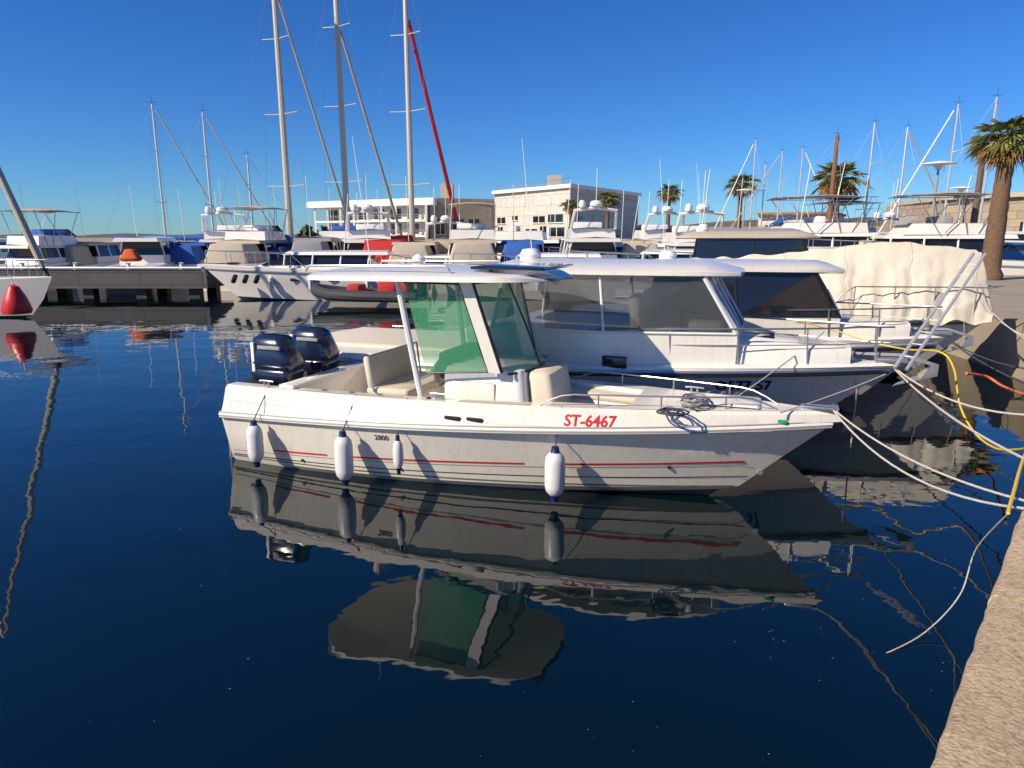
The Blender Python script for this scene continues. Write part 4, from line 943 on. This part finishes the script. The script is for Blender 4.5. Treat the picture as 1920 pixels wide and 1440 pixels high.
# inflatable with red seats seen under the hardtop
rX = PD(700, 500, 31).x
t = thing('inflatable_boat', 'black-tubed inflatable boat with red seats and white fenders, seen under the nearest hardtop', 'dinghy', (rX, 30.0, 0), R(172))
MB().tube([(-2.3, -.75, .42), (0, -.85, .45), (1.6, -.75, .5), (2.3, -.35, .62), (2.45, 0, .66), (2.3, .35, .62), (1.6, .75, .5), (0, .85, .45), (-2.3, .75, .42)], .24, 10).build('tube', RUBBER, t)
MB().box((-.2, 0, .28), (4.2, 1.3, .2), bev=.05).build('floor', GREY, t)
MB().box((-.9, 0, .78), (.8, .9, .55), bev=.08).box((.6, 0, .7), (.6, .9, .4), bev=.08).box((-1.7, 0, .9), (.35, 1.0, .7), bev=.08).each('seat', REDC, t)
MB().box((-2.35, 0, .75), (.4, .4, .7), bev=.1).build('outboard_engine', BLACK, t)

# bow of the sailing boat that enters the picture at the left edge
lX = P(-10, 600, 0)
t = thing('sailing_boat', 'white sailing boat bow with thick furled headsail, cut by the left picture edge', 'sailing boat', (lX.x - 7.2, lX.y + 2.6, 0), R(-13))
hl = Hull([(7.6, .05, 2, -.6, -.1, 3), (8.3, 1.1, 2.0, -.05, .1, 2), (8.9, 1.35, 2.3, .6, .7, 1), (9.4, 1.45, 2.6, 1.2, 1.5, 1), (9.3, 1.38, 2.6, 1.24, 1.53, 1)])
hl.skin(MB(), 1, 4, 40, closed_top=.08).build('hull', GEL2, t, ang=30); hl.skin(MB(), 0, 1, 30).build('bottom', ANTI, t)
MB().tube([(4.3, 0, 1.3), (4.3, 0, 14)], .09, 10).build('mast', ALU, t)
MB().tube([(9.1, 0, 1.75), (8.9, 0, 2.3), (4.45, 0, 13.4)], [.06, .13, .08], 10).build('furled_headsail', TAN, t)
MB().tube([(9.25, 0, 1.55), (9.1, 0, 1.8)], .05, 8).lathe([(0, 0), (.14, 0), (.14, .1), (0, .1)], (9.1, 0, 1.72), 14).build('furler', BLACK, t)
mb = MB()
for s_ in (-1, 1):
    pts = [(6.0 + 3.25 * i / 10, hl.at(4, 6.0 + 3.25 * i / 10, s_)[1] * .93, 1.5 + .62) for i in range(11)]; mb.tube(pts, .016, 6)
    for i in range(0, 11, 3): mb.tube([(pts[i][0], pts[i][1], 1.45), pts[i]], .014, 6)
mb.build('pulpit', STEEL, t)
text_mesh('STEA', 0.20, lambda u, v: hl.surf(2, 8.0 + u, .95 + v, .008), 'lettering', GREY, t)
p = P(31, 588, .35)
o = thing('bow_cushion', 'bright red bow cushion hanging from the cut-off white bow at left', 'fender', (p.x, p.y + .05, .35), R(-13))
MB().lathe([(0, 0), (.42, 0), (.46, .12), (.34, .55), (.16, .92), (0, 1.0)], seg=20).build('body', mat('red_vinyl', (.62, .015, .01), .4, noise=.2), o)
MB().tube([(0, 0, .98), (-.2, .1, 1.3)], .02, 6).build('rope', ROPEW, o)

# ------------------------------------------------------------------ buildings
def z_at(x, y, Y): return PD(x, y, Y).z
def X_at(x, Y): return PD(x, 440, Y).x
b = thing('building', 'large pale stone-clad block with bright front and shaded right side, centre distance', 'building')
Yc = 105
FL, FC, FR, BK = (X_at(928, 122), 122), (X_at(1068, Yc), Yc), (X_at(1195, 128), 128), (X_at(1050, 150), 150)
zt = z_at(1068, 352, Yc)
MB().prism([FL, FC, FR, BK], 0.0, zt).build('wall', PANEL, b, smooth=False, uvwall=True)
MB().prism([(FL[0] - .5, FL[1] - .4), (FC[0], FC[1] - .8), (FR[0] + .5, FR[1]), BK], zt + .003, zt + .55).build('parapet', WHITEP, b, smooth=False)
def facade(a, c, items, par, nm, m, dpt=.25, proud=.06):
    """boxes on the facade from a to c: (u0,u1,z0,z1) in fractions and metres"""
    a, c = Vector((a[0], a[1], 0)), Vector((c[0], c[1], 0)); d = (c - a); L = d.length; d.normalize(); nrm = Vector((d.y, -d.x, 0)); ang = math.atan2(d.y, d.x)
    for u0, u1, z0, z1 in items:
        q = a + d * L * (u0 + u1) / 2 + nrm * (proud - dpt / 2)
        f = MB().box((q.x, q.y, (z0 + z1) / 2), (L * (u1 - u0), dpt, z1 - z0), rz=ang).build(nm, m, par, smooth=False)
        if nm == 'window':
            q2 = q + nrm * .03
            MB().box((q2.x, q2.y, (z0 + z1) / 2), (.12, dpt, z1 - z0), rz=ang).box((q2.x, q2.y, z0 - .08), (L * (u1 - u0) + .3, dpt + .2, .12), rz=ang).build('window_frame', WHITEP, f, smooth=False)
H1 = zt
facade(FL, FC, [(.04, .16, H1 * .50, H1 * .60), (.26, .34, H1 * .55, H1 * .62), (.55, .70, H1 * .50, H1 * .60), (.74, .92, H1 * .50, H1 * .62), (.05, .12, H1 * .28, H1 * .44), (.30, .36, H1 * .28, H1 * .44), (.45, .60, H1 * .28, H1 * .40), (.64, .72, H1 * .28, H1 * .44), (.76, .94, H1 * .28, H1 * .42)], b, 'window', DGLASS)
facade(FC, FR, [(.10, .22, H1 * .52, H1 * .62), (.30, .36, H1 * .45, H1 * .62), (.14, .26, H1 * .20, H1 * .36), (.48, .56, H1 * .40, H1 * .55), (.66, .74, H1 * .40, H1 * .55), (.55, .70, H1 * .16, H1 * .30)], b, 'window', DGLASS)
q = Vector(((FC[0] + BK[0]) / 2, 122, 0)); MB().box((X_at(1038, 122), 122, zt + 1.5), (2.2, 2.4, 3.2)).build('chimney', TAN, b, smooth=False)
MB().tube([(FL[0] + .2, FL[1] - .2, zt + 1.3), (FC[0] - .2, FC[1] + .1, zt + 1.3)], .05, 5).tube([(FL[0] + .2, FL[1] - .2, zt + .95), (FC[0] - .2, FC[1] + .1, zt + .95)], .04, 5).build('roof_rail', STEEL, b)
c = thing('building', 'terraced white building with flat overhanging roofs and balconies, left of the stone-clad block', 'building')
WL, WR = (X_at(614, 130), 130), (X_at(800, 116), 116); BL = (X_at(640, 150), 150); BR = (X_at(850, 150), 150)
z2 = z_at(800, 372, 116)
MB().prism([WL, WR, BR, BL], 0, z2 - 1.1).build('wall', PANEL, c, smooth=False, uvwall=True)
MB().prism([(WL[0] - 3, WL[1] - 2), (WR[0] + 1.5, WR[1] - 3), (BR[0], BR[1]), (BL[0], BL[1])], z2 - 1.097, z2).build('roof', WHITEP, c, smooth=False)
for k, zz in enumerate((.30, .58)):
    z = z2 * zz
    MB().prism([(WL[0] - 1.5, WL[1] - 2.2), (WR[0] + .3, WR[1] - 2.6), (WR[0], WR[1] + .3), (WL[0], WL[1] + .3)], z, z + .28).build('balcony', WHITEP, c, smooth=False)
    a, d = Vector((WL[0] - 1.5, WL[1] - 2.2, 0)), Vector((WR[0] + .3, WR[1] - 2.6, 0))
    mb = MB()
    for i in range(9): q = a.lerp(d, i / 8); mb.box((q.x, q.y + .2, z + .28 + (z2 * .13)), (.35, .35, z2 * .26))
    mb.each('column', WHITEP, c, smooth=False)
    mb = MB().tube([a + Vector((0, 0, z + 1.1)), d + Vector((0, 0, z + 1.1))], .05, 5).tube([a + Vector((0, 0, z + .8)), d + Vector((0, 0, z + .8))], .04, 5); mb.build('railing', STEEL, c)
    facade(WL, WR, [(.03 + i * .16, .03 + i * .16 + .10, z + .5, z + .5 + z2 * .19) for i in range(6)], c, 'window', DGLASS)
facade(WL, WR, [(.05 + i * .19, .05 + i * .19 + .11, z2 * .05, z2 * .22) for i in range(5)], c, 'window', DGLASS)
c2 = thing('building', 'low recessed tan wing between the terraced building and the pale block', 'building')
ML, MR = (X_at(806, 118), 118), (X_at(926, 122.5), 122.5); z3 = z_at(860, 372, 120)
MB().prism([ML, MR, (X_at(930, 149), 149), (X_at(822, 149), 149)], 0, z3).build('wall', stone_mat('tan_render', (.42, .36, .28), (.40, .34, .27), (.33, .28, .22), 3, 1.4), c2, smooth=False, uvwall=True)
facade(ML, MR, [(.10, .22, z3 * .35, z3 * .62), (.36, .52, z3 * .30, z3 * .62), (.60, .76, z3 * .30, z3 * .62), (.3, .8, z3 * .08, z3 * .2)], c2, 'window', DGLASS)
MB().box((X_at(840, 125), 125, z3 + 1.3), (2.2, 2.2, 2.8)).build('chimney', TAN, c2, smooth=False)
# stone house and terrace wall on the right
sh_ = thing('stone_house', 'rough sunlit stone house behind the right-hand palm', 'house')
s0, s1 = (X_at(1764, 60), 60), (X_at(1990, 52), 52)
z4 = z_at(1860, 372, 57)
MB().prism([s0, s1, (s1[0] + 6, 75), (s0[0] + 3, 75)], 0, z4).build('wall', MASON, sh_, smooth=False, uvwall=True)
MB().prism([(s0[0] - .4, s0[1] - .5), (s1[0], s1[1] - .6), (s1[0] + 6, 75), (s0[0] + 3, 75)], z4 + .003, z4 + .35).build('cornice', mat('limestone', (.50, .43, .32), .85, noise=.25), sh_, smooth=False)
facade(s0, s1, [(.14, .21, z4 * .42, z4 * .68), (.32, .39, z4 * .42, z4 * .68), (.50, .57, z4 * .42, z4 * .68), (.68, .75, z4 * .42, z4 * .68), (.22, .30, 1.2, z4 * .32), (.55, .62, 1.2, z4 * .32)], sh_, 'window', DGLASS)
mb = MB().prism([(X_at(1235, 92), 92), (X_at(1790, 80), 80), (X_at(1790, 80) + 1, 95), (X_at(1235, 92), 97)], 0, z_at(1500, 425, 86))
tag(mb.build('boundary_wall', MASON, smooth=False, uvwall=True), 'long low tan stone wall behind the yachts on the right', 'wall')
mb = MB().prism([(X_at(1420, 120), 120), (X_at(1560, 114), 114), (X_at(1580, 130), 130), (X_at(1430, 130), 130)], 0, z_at(1500, 402, 117))
t = thing('house', 'small low plain house behind the masts, left of the wooden mast', 'house'); mb.build('wall', PANEL, t, smooth=False, uvwall=True)
facade((X_at(1420, 120), 120), (X_at(1560, 114), 114), [(.1, .2, 3, 4.6), (.35, .45, 3, 4.6), (.6, .7, 3, 4.6), (.82, .92, 3, 4.6)], t, 'window', DGLASS)
MB().prism([(X_at(1416, 119), 119), (X_at(1564, 113), 113), (X_at(1584, 131), 131), (X_at(1426, 131), 131)], z_at(1500, 402, 117) + .003, z_at(1500, 398, 117)).build('roof', mat('roof_tile', (.34, .17, .10), .8, noise=.3), t, smooth=False)

# ------------------------------------------------------------------ palms, shrubs
def palm(x, y, Y, rpx, label, seed, fr=40, trunk_r=.26, base=1.2):
    rnd = random.Random(seed); c_ = PD(x, y, Y); Rr = rpx * Y / F
    t = thing('palm_tree', label, 'palm tree', (c_.x, Y, base), 0, 'palms along the promenade'); hgt = c_.z - base
    prof = []
    for i in range(26):
        a = i / 25; prof.append((trunk_r * (1.25 - .45 * a + .07 * (i % 2)) * (1.25 if a < .06 else 1), hgt * a))
    prof[-1] = (trunk_r * 1.2, hgt * .99)
    MB().lathe([(0, 0)] + prof + [(0, hgt + .1)], seg=12).build('trunk', TRUNK, t, ang=80)
    gm, dm = MB(), MB()
    for k in range(fr):
        az = k * 2.39996 + rnd.uniform(-.2, .2); u = (k + .5) / fr
        el = R(86) - u * R(138) + rnd.uniform(-.12, .12); L_ = Rr * (1.0 + rnd.uniform(-.12, .16)) * (.78 + .32 * math.sin(u * math.pi))
        dead = u > .68; mbk = dm if dead else gm
        d = Vector((math.cos(az), math.sin(az), 0)); pos = Vector((0, 0, hgt)); n = 7; spine = [pos.copy()]; e = el
        for i in range(n):
            pos = pos + (d * math.cos(e) + Vector((0, 0, math.sin(e)))) * L_ / n; e -= R(7 if not dead else 6) * (1 + .25 * i * .3); spine.append(pos.copy())
        side = d.cross(Vector((0, 0, 1)))
        mbk.tube(spine[:5], .03 * Rr / 2, 3, cap=False, r2=.012)
        # fan blade: narrow leaflets fanned from the end of the stalk, tips drooping
        root = spine[3]; dirv = (spine[7] - spine[3]); LL = dirv.length * 1.05; dirv.normalize(); upv = side.cross(dirv)
        nl = 15
        for j in range(nl):
            th = R(-95 + 190 * j / (nl - 1)) + rnd.uniform(-.06, .06)
            v = (dirv * math.cos(th) + side * math.sin(th)); ln = LL * (1.0 - .38 * abs(math.sin(th))) * rnd.uniform(.85, 1.12)
            mid = root + v * ln * .55; tip = root + v * ln + Vector((0, 0, -.22 * ln * rnd.uniform(.2, 1.5))); wv = (side * math.cos(th) - dirv * math.sin(th)) * LL * .042
            mbk.add([root, mid - wv, tip, mid + wv], [(0, 1, 2), (0, 2, 3)])
    gm.build('crown', FROND, t, smooth=False, fix=False)
    dm.build('dry_fronds', FROND2, t, smooth=False, fix=False)
palm(1071, 386, 96, 20, 'smallest palm, in front of the shaded end of the pale block', 1)
palm(1140, 374, 94, 25, 'small palm just right of the smallest one, against the building side', 2)
palm(1255, 362, 92, 26, 'lone small palm standing against open sky right of the building', 3)
palm(1390, 347, 78, 33, 'mid-sized palm beside a round street lamp left of the close group of masts', 4)
palm(1572, 336, 52, 50, 'round-crowned palm in front of the thick wooden mast', 5, fr=46)
palm(1892, 262, 28.5, 66, 'nearest and largest palm, at the right edge, with hanging dry fronds', 6, fr=56, trunk_r=.30)
palm(1846, 272, 42, 34, 'palm with thin crown just left of the largest palm', 8, trunk_r=.17, fr=26)
def shrub(x, Y, w_, h_, label, seed):
    rnd = random.Random(seed); X = X_at(x, Y); mb = MB()
    for i in range(420):
        a, b_ = rnd.uniform(0, 6.28), rnd.uniform(0, 1); r_ = rnd.random() ** .4
        c_ = Vector((math.cos(a) * w_ * r_ * (1 - b_ * .5), math.sin(a) * w_ * .5 * r_, b_ * h_ * (.7 + .3 * math.sin(a * 3 + seed)))); s_ = .18 * h_ * rnd.uniform(.5, 1.3)
        v1 = Vector((rnd.uniform(-1, 1), rnd.uniform(-1, 1), rnd.uniform(-1, 1))).normalized() * s_; v2 = v1.cross(Vector((rnd.random(), rnd.random(), 1))).normalized() * s_
        mb.add([c_ - v1, c_ + v2, c_ + v1, c_ - v2], [(0, 1, 2, 3)])
    t = thing('shrub', label, 'shrub', (X, Y, 1.2)); mb.build('foliage', BUSH, t, smooth=False, fix=False); MB().tube([(0, 0, 0), (0, 0, h_ * .5)], .08, 6).build('stem', TRUNK, t)
shrub(588, 110, 4, 3.2, 'dark green shrub left of the terraced building', 1); shrub(1310, 85, 5, 2.2, 'dark shrub on the low wall right of the lone small palm', 2)
shrub(1880, 50, 2.6, 1.6, 'leafy shrub at the foot of the stone house', 3); shrub(868, 112, 3, 2.5, 'shrub in front of the recessed tan wing', 4)

# ------------------------------------------------------------------ street lamps, cars
def lamp(x, y, Y, label):
    c_ = PD(x, y, Y); t = thing('street_lamp', label, 'street lamp', (c_.x, Y, 1.2), 0, 'round-topped street lamps'); h_ = c_.z - 1.2
    MB().tube([(0, 0, 0), (0, 0, h_)], .09, 8, r2=.06).build('pole', GREY, t)
    MB().lathe([(0, .1), (.25, .1), (.85, .0), (.87, -.05), (.3, -.10), (.12, -.35), (0, -.36)], (0, 0, h_), 24).build('lamp_head', WHITEP, t)
lamp(1761, 306, 40, 'higher round-topped street lamp near the right edge'); lamp(1803, 352, 58, 'lower round-topped street lamp right of the higher one'); lamp(1398, 356, 70, 'white round-topped street lamp beside the mid-sized palm')
def car(x, Y, m, label, rz, van=False):
    X = X_at(x, Y); t = thing('van' if van else 'car', label, 'van' if van else 'car', (X, Y, 1.2), rz)
    L_, W_, H_ = (4.9, 1.9, 2.0) if van else (4.2, 1.75, 1.45)
    prof = [(-L_ / 2, .35), (-L_ / 2, H_ * .62), (-L_ * .44, H_ * .98), (L_ * .18, H_), (L_ * .33, H_ * .66), (L_ * .48, H_ * .55), (L_ / 2, .35)]
    if not van: prof = [(-L_ / 2, .32), (-L_ / 2, H_ * .58), (-L_ * .40, H_ * .64), (-L_ * .28, H_ * .97), (L_ * .10, H_), (L_ * .26, H_ * .64), (L_ * .47, H_ * .52), (L_ / 2, .32)]
    rows = [[(p[0], s_ * W_ / 2 * (1 if p[1] < H_ * .7 else .84), p[1]) for p in prof] for s_ in (-1, 1)]
    n = len(prof); mb = MB().grid(rows, close=True); mb.add(rows[0], [tuple(range(n))]); mb.add(rows[1], [tuple(range(n))])
    bd = mb.build('body', m, t, ang=25)
    mb = MB()
    for s_ in (-1, 1): mb.box((-.15 * L_ * (0 if van else .4), s_ * W_ * .452, H_ * .81), (L_ * .42, .10, H_ * .22), taper=.9, bev=.03)
    mb.each('side_window', DGLASS, bd)
    MB().quad((L_ * .27, -W_ * .40, H_ * .68), (L_ * .27, W_ * .40, H_ * .68), (L_ * .13, W_ * .36, H_ * .97), (L_ * .13, -W_ * .36, H_ * .97), th=.05).build('windscreen', DGLASS, bd, smooth=False)
    for sx in (-.32, .31):
        for s_ in (-1, 1):
            w_ = MB().lathe([(0, -.1), (.25, -.1), (.32, -.07), (.32, .07), (.25, .1), (0, .1)], (L_ * sx, s_ * W_ * .46, .32), 18, 'y').build('wheel', RUBBER, t)
            MB().lathe([(0, -.115), (.19, -.11), (.19, .11), (0, .115)], (L_ * sx, s_ * W_ * .46, .32), 12, 'y').build('rim', STEEL, w_)
    for s_ in (-1, 1): MB().box((L_ * .475, s_ * W_ * .36, H_ * .45), (.14, .3, .14), bev=.04).build('headlight', CGLASS, t)
car(1905, 34, mat('blue_car_paint', (.02, .12, .28), .25, coat=.8), 'blue car parked on the promenade beyond the largest palm trunk', R(170))
car(1900, 40, mat('white_car_paint', (.75, .75, .74), .25, coat=.8), 'white van parked behind the blue car', R(172), True)
car(1838, 46, mat('silver_car_paint', (.45, .46, .48), .25, .5, coat=.8), 'silver car parked left of the white van', R(176))
